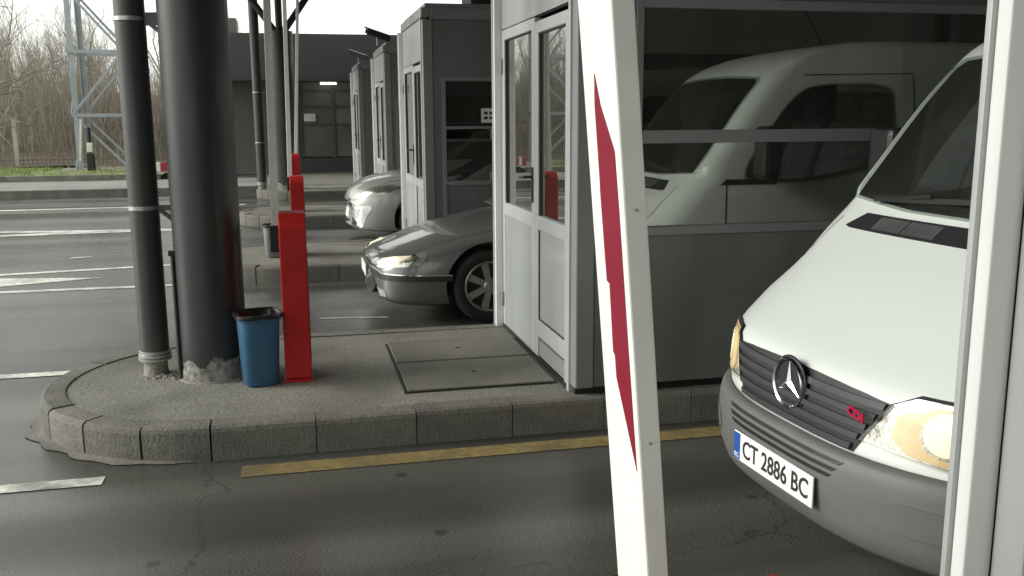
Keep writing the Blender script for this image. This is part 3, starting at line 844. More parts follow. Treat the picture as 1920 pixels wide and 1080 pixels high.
# ================================================================== barriers
def barrier(x, y, label, top=1.155, armlab=None, arm_lean=0.0, arm_top=4.2, side=1, arm_mat='arm_white', arm_w=(0.045, 0.07)):
    b = empty('barrier', (x, y, KH - .006), label=label, cat='barrier', group='red barrier machines')
    hgt = top - KH
    w, d = 0.075, 0.13
    prof = [(-d, 0.02), (d, 0.02), (d, hgt), (-d * .35, hgt), (-d * .8, hgt - .03), (-d, hgt - .075)]
    MB().prism(prof, 'x', -w, w).build('cabinet', M['red'], b, bevel=0.008)
    MB().box(-w - .004, w + .004, -d - .006, d + .006, 0.0, 0.018).build('base_plate', M['red'], b, bevel=0.003)
    MB().box(w + .0005, w + .003, -d + .03, d - .03, 0.1, hgt - .2).build('service_door', M['red'], b, bevel=0.001)
    MB().tube((-0.05, d - .01, hgt - .17), (-0.05, d + .075, hgt - .17), 0.03, n=16).build('pivot', M['black'], b, smooth=True)
    return b
BAR = [barrier(-0.035, 5.51, 'nearest red barrier with a raised white arm, beside the blue bin'),
       barrier(0.005, 10.66, 'second red barrier with a raised arm, beside the grey bin on the next island', top=1.06),
       barrier(0.0, 15.8, 'farthest red barrier with a raised arm, mostly hidden by the second one', top=1.12),
       barrier(0.462, 0.80, 'barrier with the large red-striped white arm right in front of the camera', top=1.156)]
def thin_arm(b, p0, p1, w0, w1):
    """raised boom of barrier b, world end points"""
    p0 = Vector(p0); v = Vector(p1) - p0; o_ = p0 - b.location
    vs = []
    for t, w in ((0, w0), (.12, w0), (1, w1)):
        for (i, j) in ((-.5, -1), (.5, -1), (.5, 1), (-.5, 1)): vs.append(o_ + v * t + Vector((i * w, j * w, 0)))
    fs = [(0, 1, 2, 3), (8, 11, 10, 9)] + [(k * 4 + i, k * 4 + (i + 1) % 4, k * 4 + 4 + (i + 1) % 4, k * 4 + 4 + i) for k in range(2) for i in range(4)]
    a = MB().add(vs, fs).build('boom', M['arm_white'], b, bevel=0.004)
    MB().box(o_.x - w0 * .7, o_.x + w0 * .7, o_.y - w0 * 1.1, o_.y + w0 * 1.1, o_.z - 0.06, o_.z + 0.10).build('boom_socket', M['black'], a, bevel=0.004)
    return a
thin_arm(BAR[0], (-0.135, 5.78, 0.95), (-0.10, 5.95, 4.1), 0.046, 0.034)
thin_arm(BAR[1], (-0.066, 10.93, 0.93), (-0.02, 11.0, 4.0), 0.05, 0.04)
thin_arm(BAR[2], (0.012, 16.02, 0.98), (0.19, 16.1, 4.2), 0.055, 0.045)

# the striped boom close to the camera
B3 = BAR[3]
AY = 1.25
dX, dY = 0.035, 0.150
def armp(dx, dy, z):            # point on the boom at world height z, local to its barrier
    return (0.4915 - (z - 1.06) * (0.0655 / 0.78) + dx - B3.location.x, AY + dy - B3.location.y, z - B3.location.z)
vs = []
for z in (0.90, 3.6):
    for (i, j) in ((0, 0), (dX, 0), (dX, dY), (0, dY)): vs.append(armp(i, j, z))
arm = MB().add(vs, [(0, 3, 2, 1), (4, 5, 6, 7), (0, 1, 5, 4), (1, 2, 6, 5), (2, 3, 7, 6), (3, 0, 4, 7)]).build('boom', M['arm_white'], B3, bevel=0.003)
arm['label'] = 'white boom with a ragged red stripe right in front of the camera'
def film(z0, z1, e0, e1):
    """ragged red film on the boom's left face, pointed at both ends; e0/e1 fraction across the face"""
    left = [(e1 - .02, z1), (e1 + .03, z1 - .045), (e1 + .03, z1 - .16), (e1 + .04, z1 - .17), (e1 + .02, z1 - .31), (e1 - .06, z1 - .312), (e1 - .03, z1 - .42), (e1 - .08, z1 - .425), (e1 - .08, z0 + .13), (e0, z0)]
    right = [(e0 + .01, z0 + .005), (e0 + .03, z0 + .2), (e0 + .04, z1 - .2), (e0 + .06, z1 - .11), (e1 - .14, z1 - .045)]
    out = [armp(-0.0014, dY * e, z) for e, z in left + right]
    inn = [armp(0.0004, dY * e, z) for e, z in left + right]
    n = len(out)
    return MB().add(out + inn, [tuple(range(n))] + [(i, (i + 1) % n, n + (i + 1) % n, n + i) for i in range(n)])
film(1.152, 1.742, 0.09, 0.62).build('red_stripe', M['red_film'], arm)
q = armp(0, 0, 0.95)
MB().box(q[0] - 0.02, q[0] + 0.056, q[1] - 0.03, q[1] + 0.18, q[2] - .2, q[2] - 0.052).build('boom_socket', M['black'], arm, bevel=0.006)
for z in (1.2, 1.55): MB().tube(armp(0.018, -0.0005, z), armp(0.018, -0.003, z), 0.0022, n=8).build('rivet', M['zinc'], arm)

# ================================================================== bins
def bin_(x, y, r0, r1, ht, label, mt, sq=0.55, rz=0.2):
    b = empty('waste_bin', (x, y, KH - .006), rz=rz, label=label, cat='bin', group='waste bins on the islands')
    def ring(r, z, n=36):
        o_ = []
        for i in range(n):
            t = 2 * math.pi * i / n; c_, s_ = math.cos(t), math.sin(t)
            k = (abs(c_) ** (2 / sq / 2) + abs(s_) ** (2 / sq / 2)) ** (-sq) if False else 1 / (abs(c_) ** 4 + abs(s_) ** 4) ** 0.25
            o_.append((r * c_ * k, r * s_ * k, z))
        return o_
    def shell(rs):
        n = 36; vs = []; fs = []
        for r, z in rs: vs += ring(r, z)
        for k in range(len(rs) - 1):
            for i in range(n): fs.append((k * n + i, k * n + (i + 1) % n, (k + 1) * n + (i + 1) % n, (k + 1) * n + i))
        return MB().add(vs, fs), n
    m_, n = shell([(0.01, 0.0), (r0 - .012, 0.0), (r0, 0.012), (r1 - .008, ht - .03), (r1 + .004, ht - .028), (r1 + .006, ht - .004), (r1, ht), (r1 - .012, ht - .004), (r0 - .01, 0.03), (0.01, 0.03)])
    m_.build('tub', M[mt], b, smooth=True, angle=50)
    rnd = random.Random(5)
    m2, n = shell([(0.01, .1), (r0 - .03, .1), (r1 - .024, ht - .06), (r1 - .018, ht - .004), (r1 - .006, ht + .006), (r1 + .010, ht + .004), (r1 + .012, ht - .008), (r1 + .010, ht - .018)])
    m2.v = [(v[0], v[1], v[2] + rnd.uniform(-.002, .002)) for v in m2.v]
    m2.build('liner_bag', M['liner'], b, smooth=True, angle=60)
    return b
bin_(-0.25, 5.42, 0.098, 0.122, 0.415, 'blue plastic bin with a black liner between the column and the red barrier', 'bin_blue')
bin_(-0.275, 10.55, 0.085, 0.105, 0.36, 'grey bin with a dark liner on the second island behind the near barrier', 'bin_grey')

# ================================================================== booths
def booth(xe, y0, label, length=4.8, width=1.88, top=2.80, win=(0.36, 2.6), z_sill=1.10, z_tr=(1.544, 1.613), z_head=2.24, lx=0.0, small_row=None, group='inspection booths on the islands', sign=None, front=True):
    """xe: x of the door end; y0: y of the long side facing the camera. Local x runs along the booth, local y across."""
    b = empty('inspection_booth', (xe, y0, KH - .004), label=label, cat='booth', group=group)
    F, FD, PN, PD, G, GD = M['frame'], M['frame_shaded'], M['panel'], M['panel_shaded'], M['glass'], M['glass_door']
    zt = top - KH
    S, T0, T1, HD = z_sill - KH, z_tr[0] - KH, z_tr[1] - KH, z_head - KH
    Wd = width
    # ---- long side facing the camera (local y = 0)
    MB().box(0.008, length, 0.03, 0.06, 0.0, 0.055).build('plinth', M['black'], b)
    MB().box(0.0, 0.105, 0.0, 0.10, 0.045, zt - .12).build('corner_post', FD, b, bevel=0.008)
    MB().box(0.107, win[0] - .045, 0.006, 0.05, 0.05, zt - .12).build('cladding_panel', PD, b)
    xw = win[0]
    xl = win[1]
    MB().box(xw - .043, xw, 0.002, 0.07, 0.05, HD + .05).build('window_post', FD, b, bevel=0.004)
    MB().box(xl, xl + .06, 0.002, 0.07, 0.05, HD + .05).build('window_post', FD, b, bevel=0.004)
    MB().box(xw + .002, xl - .002, 0.012, 0.05, 0.05, S - .052).build('cladding_panel', PD, b)
    MB().box(xw + .002, xl - .002, 0.0, 0.075, S - .05, S).build('window_sill', FD, b, bevel=0.005)
    MB().box(xw + .002, xl - .002, 0.004, 0.065, T0, T1).build('window_transom', FD, b, bevel=0.004)
    MB().box(xw + .002, xl - .002, 0.002, 0.07, HD, HD + .05).build('window_head', FD, b, bevel=0.004)
    MB().box(0.107, length, 0.008, 0.05, HD + .052, zt - .12).build('cladding_panel', PD, b)
    MB().box(0.083, length, -0.006, 0.05, zt - .118, zt).build('roof_trim', FD, b, bevel=0.006)
    MB().box(xl + .062, length, 0.008, 0.05, 0.05, HD + .05).build('cladding_panel', PD, b)
    if small_row:
        z0, z1 = small_row[0] - KH, small_row[1] - KH
        MB().box(xw + .002, xl - .002, 0.004, 0.065, z0 - .022, z0).build('window_transom', FD, b)
        mid = (xw + 0.48)
        MB().box(xw + .001, mid, 0.03, 0.036, z0, T0 if z1 > T0 else z1).build('pane', G, b)
        MB().box(mid, mid + .04, 0.006, 0.06, z0, z1).build('mullion', FD, b)
        MB().box(mid + .041, xl - .001, 0.03, 0.036, z0, z1).build('pane', G, b)
        MB().box(xw + .002, xl - .002, 0.004, 0.065, z1, z1 + .03).build('window_transom', FD, b)
        MB().box(xw + .001, xl - .001, 0.03, 0.036, z1 + .03, HD).build('pane', G, b)
        MB().box(xw + .001, xl - .001, 0.03, 0.036, S, z0 - .022).build('pane', G, b)
    else:
        MB().box(xw + .001, xl - .001, 0.03, 0.036, T1, HD).build('pane', G, b)
        MB().box(xw + .001, xl - .001, 0.03, 0.036, S, T0).build('pane', G, b)
    # ---- other long side and back end, closed
    MB().box(0.065, length, Wd - .05, Wd - .008, 0.0, S).build('cladding_panel', PD, b)
    MB().box(0.065, length, Wd - .05, Wd - .008, HD, zt - .002).build('cladding_panel', PD, b)
    MB().box(0.065, 0.5, Wd - .05, Wd - .008, S + .001, HD - .001).build('cladding_panel', PD, b)
    MB().box(3.2, length, Wd - .05, Wd - .008, S + .001, HD - .001).build('cladding_panel', PD, b)
    MB().box(0.501, 3.199, Wd - .034, Wd - .028, S + .001, HD - .001).build('pane', G, b)
    for xm in (1.3, 2.25): MB().box(xm, xm + .06, Wd - .05, Wd - .0345, S + .002, HD - .002).build('mullion', FD, b)
    MB().box(length - .05, length - .002, 0.052, Wd - .052, 0.0, zt - .002).build('cladding_panel', PD, b)
    MB().box(0.03, length + .01, 0.012, Wd - .012, zt + .001, zt + .045).build('roof', FD, b, bevel=0.01)
    MB().box(0.06, length - .052, 0.055, Wd - .055, 0.0, 0.03).build('floor', M['interior'], b)
    MB().box(0.06, length - .052, 0.055, Wd - .055, zt - .04, zt - .003).build('ceiling', M['interior'], b)
    MB().box(0.9, length - .3, 0.12, 0.75, 0.72, 0.76).build('desk', M['interior'], b)
    # ---- door end (local x = 0, facing -x)
    MB().box(-0.048, 0.010, Wd - .050, Wd - .016, 0.0, zt - .1).build('corner_post', M['frame_white'], b, bevel=0.004)
    MB().box(-0.057, 0.06, Wd - .015, Wd, 0.0, zt - .1).build('corner_flange', F, b, bevel=0.003)
    MB().box(-0.010, 0.06, 0.102, 0.140, 0.0, zt - .1).build('door_jamb', F, b, bevel=0.004)
    MB().box(0.018, 0.06, 0.141, 0.160, 0.0, zt - .1).build('gasket', M['black'], b)
    MB().box(0.018, 0.06, Wd - .0545, Wd - .017, 0.0, zt - .1).build('gasket', M['black'], b)
    MB().box(0.004, 0.05, 0.161, Wd - .055, 2.10, zt - .1).build('over_panel', PN, b)
    MB().box(-0.012, 0.081, -0.008, Wd - .008, zt - .0985, zt - .001).build('roof_trim', FD, b, bevel=0.006)
    MB().box(0.0, 0.07, 0.145, Wd - .0525, 0.0, 0.0215).build('threshold', M['black'], b)
    def leaf(ya, yb, nm, zbot, zglass, ztop, louvre):
        d = MB()
        x0, x1 = 0.004, 0.052
        st = 0.075
        d.box(x0, x1, ya, ya + st, zbot, ztop); d.box(x0, x1, yb - st, yb, zbot, ztop)
        fr = d.build('door_leaf', F, b, bevel=0.005)
        MB().box(x0 + .001, x1, ya + st + .001, yb - st - .001, ztop - .07, ztop).build('top_rail', F, fr, bevel=0.004)
        MB().box(x0 + .001, x1, ya + st + .001, yb - st - .001, zglass - .085, zglass).build('middle_rail', F, fr, bevel=0.004)
        MB().box(0.026, 0.032, ya + st, yb - st, zglass, ztop - .07).build('pane', GD, fr)
        g_ = MB(); w_ = .006
        g_.box(0.014, 0.026, ya + st, ya + st + w_, zglass, ztop - .07); g_.box(0.014, 0.026, yb - st - w_, yb - st, zglass, ztop - .07)
        g_.box(0.014, 0.026, ya + st + w_, yb - st - w_, ztop - .07 - w_, ztop - .07)
        g_.build('pane_gasket', M['black'], fr)
        if louvre:
            MB().box(0.018, 0.04, ya + st, yb - st, .258, zglass - .085).build('lower_panel', PN, fr)
            MB().box(x0 + .001, x1, ya + st + .001, yb - st - .001, 0.150, .258).build('bottom_rail', F, fr, bevel=0.004)
            MB().box(0.022, 0.04, ya + st, yb - st, 0.024, 0.138).build('vent_back', M['frame_shaded'], fr)
            k = 0; y = ya + st + .012
            while y < yb - st - .012:
                MB().box(0.012, 0.0215, y, y + .012, 0.03, 0.132).build('vent_slat', F, fr)
                y += 0.022
            MB().box(0.012, 0.024, ya + st, yb - st, 0.139, 0.149).build('vent_lip', M['black'], fr)
            q = MB(); q.box(0.012, 0.018, ya + st, ya + st + .006, .26, zglass - .09); q.box(0.012, 0.018, yb - st - .005, yb - st, .26, zglass - .09); q.box(0.012, 0.018, ya + st + .006, yb - st - .006, .259, .266)
            q.build('panel_gasket', M['black'], fr)
        else:
            MB().box(0.010, 0.04, ya + st, yb - st, zbot, zglass - .086).build('lower_panel', PN, fr)
        return fr
    ymid = 0.905
    leaf(0.162, ymid - .003, 'r', 0.022, z_sill - KH - .01, 2.065, True)
    lf = leaf(ymid + .003, Wd - .055, 'l', 0.022, z_sill - KH - .01, 2.095, False)
    hp = MB().box(-0.006, 0.0035, ymid + .025, ymid + .055, 0.98, 1.20).build('handle_plate', M['black'], lf, bevel=0.003)
    hd = MB(); hd.tube((-0.006, ymid + .04, 1.14), (-0.05, ymid + .04, 1.14), 0.009, n=10); hd.tube((-0.05, ymid + .03, 1.14), (-0.052, ymid + .16, 1.132), 0.010, 0.008, n=10)
    hd.build('lever_handle', M['black'], lf, smooth=True)
    for z in (0.16, 1.8): MB().tube((-0.004, Wd - .078, z), (-0.004, Wd - .078, z + .10), 0.012, n=12).build('hinge', M['frame_shaded'], lf, smooth=True)
    if sign:
        sx, sz = sign
        sg = MB().box(sx, sx + .22, 0.0265, 0.0285, sz, sz + .15).build('paper_notice', M['paper'], b)
        for r_ in range(2):
            for c_ in range(3):
                MB().box(sx + .03 + c_ * .06, sx + .07 + c_ * .06, 0.0255, 0.0263, sz + .035 + r_ * .05, sz + .065 + r_ * .05).build('print_block', M['ink'], sg)
    return b
booth(1.43, 4.70, 'nearest grey booth with a two-leaf glazed door and the van mirrored in its window', sign=None)
booth(1.335, 9.88, 'grey booth on the second island, behind the dark grey car', z_head=2.06, z_sill=1.02, z_tr=(1.44, 1.46), small_row=(1.46, 1.565), win=(0.235, 2.6), sign=(0.615, 1.45))
booth(1.42, 15.02, 'grey booth on the third island behind the silver car, with a camera on its roof', z_head=1.95, z_sill=1.0, z_tr=(1.44, 1.46), small_row=(1.46, 1.565), win=(0.16 + .045, 2.6))
booth(1.36, 20.18, 'farthest grey booth, at the back by the terminal building', z_head=1.95, z_sill=1.0)
booth(1.195, -0.48, 'booth at the right edge of the photo with a bright post and a door leaf', win=(0.4, 3.0))
MB()  # roof units
ac = empty('roof_cooler', (2.25, 10.7, 2.85), label='dark cooling unit on the roof of the second booth', cat='cooling unit')
MB().box(-.32, .32, -.35, .2, 0, .33).build('case', M['trim'], ac, bevel=.02)
MB().box(-.05, .05, -.40, -.351, .05, .28).build('fan_grille', M['black'], ac)

def cctv(x, y, z, label, a=0.0):
    c = empty('security_camera', (x, y, z), rz=a, label=label, cat='security camera', group='cameras on the booth roofs')
    MB().tube((0, 0, 0), (0, 0, .12), .025, n=12).build('stem', M['frame_shaded'], c, smooth=True)
    MB().bar((-.17, 0, .22), (.20, 0, .10), .10, .09).build('case', M['trim'], c, bevel=.015)
    MB().bar((-.21, 0, .285), (.19, 0, .155), .12, .014).build('sun_shield', M['frame_shaded'], c)
    MB().tube((-.195, 0, .228), (-.17, 0, .22), .035, n=14).build('lens', M['black'], c, smooth=True)
cctv(1.40, 15.75, 2.845, 'security camera on the roof of the third booth, tilted to the right')
cctv(1.43, 20.8, 2.845, 'security camera on the roof of the farthest booth', a=-.5)

# ================================================================== wheels
def wheel(parent, x, y, z, r, wdt, side, spokes=7, rim_mat='alloy'):
    """side -1: outer face towards -y"""
    w = bpy.data.objects.new('wheel', None); col.objects.link(w); w.parent = parent; w.location = (x, y, z); w.empty_display_size = .1
    s = side
    MB().lathe([(r * .66, s * -wdt * .5), (r * .9, s * -wdt * .5), (r * .98, s * -wdt * .38), (r, 0), (r * .98, s * wdt * .38), (r * .93, s * wdt * .49), (r * .8, s * wdt * .52), (r * .68, s * wdt * .46), (r * .66, s * wdt * .3)], n=48, axis='y').build('tyre', M['rubber'], w, smooth=True, angle=60)
    rm = MB(); rm.lathe([(r * .68, s * wdt * .46), (r * .665, s * wdt * .48), (r * .62, s * wdt * .44), (r * .60, s * wdt * .1)], n=48, axis='y')
    for k in range(spokes):
        a = 2 * math.pi * k / spokes
        c_, s_ = math.cos(a), math.sin(a)
        def P(rad, off, dep): return (rad * c_ - off * s_, s * dep, rad * s_ + off * c_)
        q = [P(r * .1, -r * .07, wdt * .40), P(r * .1, r * .07, wdt * .40), P(r * .64, r * .10, wdt * .40), P(r * .64, -r * .10, wdt * .40)]
        p2 = [P(r * .1, -r * .08, wdt * .2), P(r * .1, r * .08, wdt * .2), P(r * .64, r * .11, wdt * .2), P(r * .64, -r * .11, wdt * .2)]
        rm.add(q + p2, [(0, 1, 2, 3), (4, 7, 6, 5), (0, 4, 5, 1), (1, 5, 6, 2), (2, 6, 7, 3), (3, 7, 4, 0)])
    rm.lathe([(0.001, s * wdt * .45), (r * .13, s * wdt * .44), (r * .17, s * wdt * .38), (r * .17, s * wdt * .2)], n=20, axis='y')
    rm.build('rim', M[rim_mat], w, smooth=True, angle=30)
    MB().lathe([(0.001, s * wdt * .05), (r * .6, s * wdt * .05)], n=24, axis='y').build('brake_disc', M['trim'], w)
    return w

def cyl_cutter(x, y0, y1, z, r):
    o_ = MB().tube((x, y0, z), (x, y1, z), r, n=40).build('cutter', None); return o_

# ================================================================== the white van
VB0 = ([.40, .52, .60, .66, .74, .80, .835, .88, .92, 1.035, 1.19, 1.29, 1.40, 1.94, 2.02, 2.10, 2.15, 2.18],
       [.05, .03, .03, .035, .045, .06, .10, .175, .245, .43, .67, .80, .885, 1.30, 1.41, 1.60, 1.88, 2.3])
VBOW = ([.40, .66, .80, .88, .92, 1.035, 1.19, 1.29, 1.94, 2.18], [.26, .25, .24, .20, .175, .14, .07, .05, .08, .12])
VHW = ([.40, .66, .9, 1.2, 1.4, 1.94, 2.05, 2.12, 2.16, 2.18], [.94, .955, .965, .96, .945, .87, .83, .76, .66, .5])
VL = 5.55
def van_outline(z, n=29, grow=0.0):
    b0 = cr_interp(*VB0, z); bow = cr_interp(*VBOW, z); hw = cr_interp(*VHW, z)
    rc = 0.16 if z < 1.35 else 0.10
    pts = []
    for i in range(n):
        t = (i / (n - 1)) * 2 - 1
        w = hw * math.sin(t * math.pi / 2 * 0.999) if False else hw * (1 - (1 - abs(t)) ** 1.6) * (1 if t > 0 else -1)
        a = abs(w)
        b = b0 + bow * (a / .8) ** 3
        e = a - (hw - rc)
        if e > 0: b += rc * (1 - math.sqrt(max(0, 1 - (e / rc) ** 2)))
        pts.append((b - grow, w * (1 + grow)))
    return pts, hw
def van_body(parent):
    zs = list(np.linspace(.44, 0.9, 16)) + list(np.linspace(.93, 1.9, 24)) + list(np.linspace(1.94, 2.13, 8)) + [2.145, 2.16, 2.17, 2.18]
    n = 29; vs = []; fs = []; ring = None
    for z in zs:
        pts, hw = van_outline(z, n)
        bs = pts[-1][0]
        inset = 0.0 if z < 2.0 else (z - 2.0) ** 2 * 2.0
        side = [(bs + (VL - .1 - inset - bs) * k / 8, hw) for k in range(1, 9)]
        rear = [(VL - inset, hw - .1), (VL - inset, 0), (VL - inset, -hw + .1)]
        side2 = [(q[0], -q[1]) for q in reversed(side)]
        loop = pts + side + rear + side2
        ring = len(loop)
        vs += [(q[0], q[1], z) for q in loop]
    for k in range(len(zs) - 1):
        for i in range(ring): fs.append((k * ring + i, k * ring + (i + 1) % ring, (k + 1) * ring + (i + 1) % ring, (k + 1) * ring + i))
    fs += [tuple(range(ring)), tuple(range((len(zs) - 1) * ring, len(zs) * ring))]
    return MB().add(vs, fs).build('body', M['van_white'], parent, smooth=True, angle=50)

def van(loc, rz, label):
    v = empty('white_van', loc, rz, label=label, cat='van', group='white vans')
    body = van_body(v)
    bv = bvh_of(body)
    WZ, WR = .335, .335
    for x in (1.0, 4.55):
        cut(body, [cyl_cutter(x, -1.2, -.62, WZ, .40), cyl_cutter(x, .62, 1.2, WZ, .40)])
        for s in (-1, 1): wheel(v, x, s * .84, WZ, WR, .21, s, spokes=6, rim_mat='trim')
    # bumper: shell of its own, below and proud of the body
    vs = []; fs = []
    prof = [(.265, .12), (.275, .065), (.30, .035), (.36, .012), (.46, .0), (.535, .0), (.575, .012), (.60, .035)]
    nn = 33
    for (z, back) in prof:
        for i in range(nn):
            t = (i / (nn - 1)) * 2 - 1
            a = abs(t) * 1.04; s = 1 if t > 0 else -1
            w = min(.955, a * 1.2 if a * 1.2 < .955 else .955)
            w = 0.965 * math.sin(min(1, a / .85) * math.pi / 2)
            b = -0.03 + .27 * (w / .8) ** 3.0 + back + max(0, a - .85) * 1.9
            if w > .80: b += .13 * (1 - math.sqrt(max(0, 1 - ((w - .80) / .1655) ** 2)))
            vs.append((b, w * s, z))
    for k in range(len(prof) - 1):
        for i in range(nn - 1): fs.append((k * nn + i, k * nn + i + 1, (k + 1) * nn + i + 1, (k + 1) * nn + i))
    bo = MB().add(vs, fs)
    bump = bo.build('bumper', M['van_bumper'], v, smooth=True, angle=60)
    bb = bvh_of(bump)
    for i in range(3):
        z = .560 - .026 * i
        patch('air_slot', bb, [(-.34 + .02 * i, z - .006), (.34 - .02 * i, z - .006), (.36 - .02 * i, z + .006), (-.36 + .02 * i, z + .006)], 'front', M['black'], bump, off=0.001, thick=.003, step=.05)
    for s in (-1, 1):
        patch('fog_recess', bb, smooth_outline([(s * .47, .40), (s * .74, .40), (s * .78, .44), (s * .75, .50), (s * .5, .50)], 1), 'front', M['van_bumper'], bump, off=0.0, thick=.006, step=.05)
    sm = bump.modifiers.new('thick', 'SOLIDIFY'); sm.thickness = .02; sm.offset = -1
    patch('front_apron', bv, [(-.93, .445), (.93, .445), (.93, .47), (-.93, .47)], 'front', M['black'], v, off=0, thick=.002, step=.1)
    # grille and its slats
    top = lambda w: .806 - .06 * (abs(w) / .465) ** 2 * .35
    go_ = [(-.342, .597), (.342, .597), (.465, .782)] + [(w, top(w)) for w in (.35, .22, .1, 0, -.1, -.22, -.35)] + [(-.465, .782)]
    gr = patch('grille', bv, go_, 'front', M['grille'], v, off=.002, thick=.004, step=.05)
    for k in range(5):
        z0 = .606 + .0388 * k
        e = .342 + (z0 - .597) / (.782 - .597) * .123 - .012
        patch('grille_slat', bv, [(-e, z0), (e, z0), (e + .006, z0 + .020), (-e - .006, z0 + .020)], 'front', M['slat'], gr, off=.006, thick=.012, step=.045)
    # star emblem
    hit, nor, _, _ = bv.ray_cast(Vector((-3, 0, .742)), Vector((1, 0, 0)))
    ex = hit.x - .018
    em = MB(); em.lathe([(.093, -.001), (.093, -.012), (.088, -.017), (.082, -.012), (.082, -.001)], n=48, axis='x', c=(ex, 0, .738))
    eo = em.build('star_emblem', M['chrome'], v, smooth=True, angle=50)
    dk = MB().lathe([(.1005, .004), (.1005, -.002), (.001, -.0035)], n=40, axis='x', c=(ex, 0, .738)); dk.build('emblem_disc', M['grille'], eo, smooth=True)
    st = MB()
    for k in range(3):
        a = math.pi / 2 + k * 2 * math.pi / 3
        def Q(r_, t_, x_): return (ex + x_, r_ * math.cos(t_), .738 + r_ * math.sin(t_))
        st.add([Q(.083, a, -.006), Q(.017, a + math.pi / 3, -.006), Q(0, 0, -.016), Q(.017, a - math.pi / 3, -.006)], [(0, 1, 2), (0, 2, 3)])
    st.build('emblem_star', M['chrome'], eo)
    # red model letters on the grille's left part
    hit, nor, _, _ = bv.ray_cast(Vector((-3, -.375, .735)), Vector((1, 0, 0)))
    m4 = Matrix.Translation(hit + Vector((-.046, 0, 0))) @ Matrix.Rotation(R(-90) - .2, 4, 'Z') @ Matrix.Rotation(R(90), 4, 'X')
    text('model_letters', 'CDI', .042, M['badge_red'], gr, m4, .002, 1.6, .0018)
    # headlights
    for s in (-1, 1):
        ol = [(s * .372, .648), (s * .47, .787), (s * .53, .815), (s * .66, .818), (s * .80, .795), (s * .885, .745), (s * .90, .68), (s * .885, .625), (s * .75, .618), (s * .56, .636)]
        hl = patch('headlight', bv, ol, 'front', M['reflector'], v, off=.001, thick=.003, step=.04)
        patch('lamp_bowl', bv, smooth_outline([(s * .475, .648), (s * .49, .795), (s * .70, .812), (s * .86, .775), (s * .885, .65), (s * .70, .628)], 1), 'front', M['lamp_lit'], hl, off=.004, thick=.005, step=.04)
        for (wc, zc, rr) in ((.63, .725, .06), (.78, .71, .045)):
            patch('bulb_glow', bv, [(s * wc + rr * math.cos(t * math.pi / 8), zc + rr * math.sin(t * math.pi / 8)) for t in range(16)], 'front', M['lamp_core'], hl, off=.008, thick=.004, step=.03)
        for (wc, zc, r0_, r1_) in ((.63, .725, .072, .062),):
            k_ = 20
            patch('lamp_ring', bv, [(s * wc + r0_ * math.cos(t * 2 * math.pi / k_), zc + r0_ * math.sin(t * 2 * math.pi / k_)) for t in range(k_)], 'front', M['reflector'], hl, off=.006, thick=.003, step=.03)
        patch('lens', bv, ol, 'front', M['lens'], hl, off=.012, thick=.006, step=.04)
        patch('lamp_gasket', bv, [(s * .362, .640), (s * .458, .787), (s * .53, .825), (s * .66, .827), (s * .80, .805), (s * .895, .75), (s * .885, .745), (s * .80, .796), (s * .66, .8185), (s * .53, .816), (s * .47, .788), (s * .374, .646)], 'front', M['trim'], hl, off=.004, thick=.010, step=.03)
    # cabin hollowed out behind real window openings
    WS = [(-.86, 1.315), (-.4, 1.285), (0, 1.282), (.4, 1.285), (.86, 1.315), (.835, 1.6), (.79, 1.90), (.75, 1.93), (.35, 1.95), (0, 1.955), (-.35, 1.95), (-.75, 1.93), (-.79, 1.90), (-.835, 1.6)]
    SW = smooth_outline([(1.14, 1.30), (1.34, 1.60), (1.55, 1.85), (1.75, 1.89), (2.20, 1.89), (2.22, 1.75), (2.22, 1.42), (2.10, 1.34), (1.80, 1.285), (1.62, 1.26), (1.25, 1.26)], 2)
    cav = MB().prism([(1.02, 1.20), (1.42, 1.93), (1.62, 2.02), (2.48, 2.02), (2.48, .72), (1.02, .72)], 'y', -.795, .795).build('cutter', M['cabin'])
    shr = lambda pts, k, c: [((p[0] - c[0]) * k + c[0], (p[1] - c[1]) * k + c[1]) for p in pts]
    wsc = MB().prism(shr(WS, .965, (0, 1.6)), 'x', -.2, 1.52).build('cutter', M['cabin'])
    sw1 = MB().prism(shr(SW, .965, (1.75, 1.55)), 'y', -1.2, -.7).build('cutter', M['cabin'])
    sw2 = MB().prism(shr(SW, .965, (1.75, 1.55)), 'y', .7, 1.2).build('cutter', M['cabin'])
    cut(body, [cav, wsc, sw1, sw2])
    MB().prism([(.98, 1.18), (1.10, 1.245), (1.32, 1.24), (1.42, 1.16), (1.42, .75), (1.03, .75)], 'y', -.79, .79).build('dashboard', M['dash'], v, bevel=.02)
    MB().prism([(1.08, 1.246), (1.30, 1.243), (1.27, 1.31), (1.14, 1.31)], 'y', -.55, -.25).build('instrument_hood', M['dash'], v, bevel=.02)
    sw_ = MB(); c_ = Vector((1.56, -.40, 1.24)); ax = Vector((.45, 0, .89)).normalized(); e1 = Vector((0, 1, 0)); e2 = ax.cross(e1)
    rim = [c_ + (e1 * math.cos(t * math.pi / 12) + e2 * math.sin(t * math.pi / 12)) * .20 for t in range(24)]
    for t in range(24): sw_.tube(rim[t], rim[(t + 1) % 24], .014, n=6, cap=False)
    for t in (0, 8, 16): sw_.tube(c_, rim[t], .014, n=6)
    sw_.tube(c_ + ax * .01, c_ - ax * .22, .035, n=10)
    sw_.build('steering_wheel', M['black'], v, smooth=True)
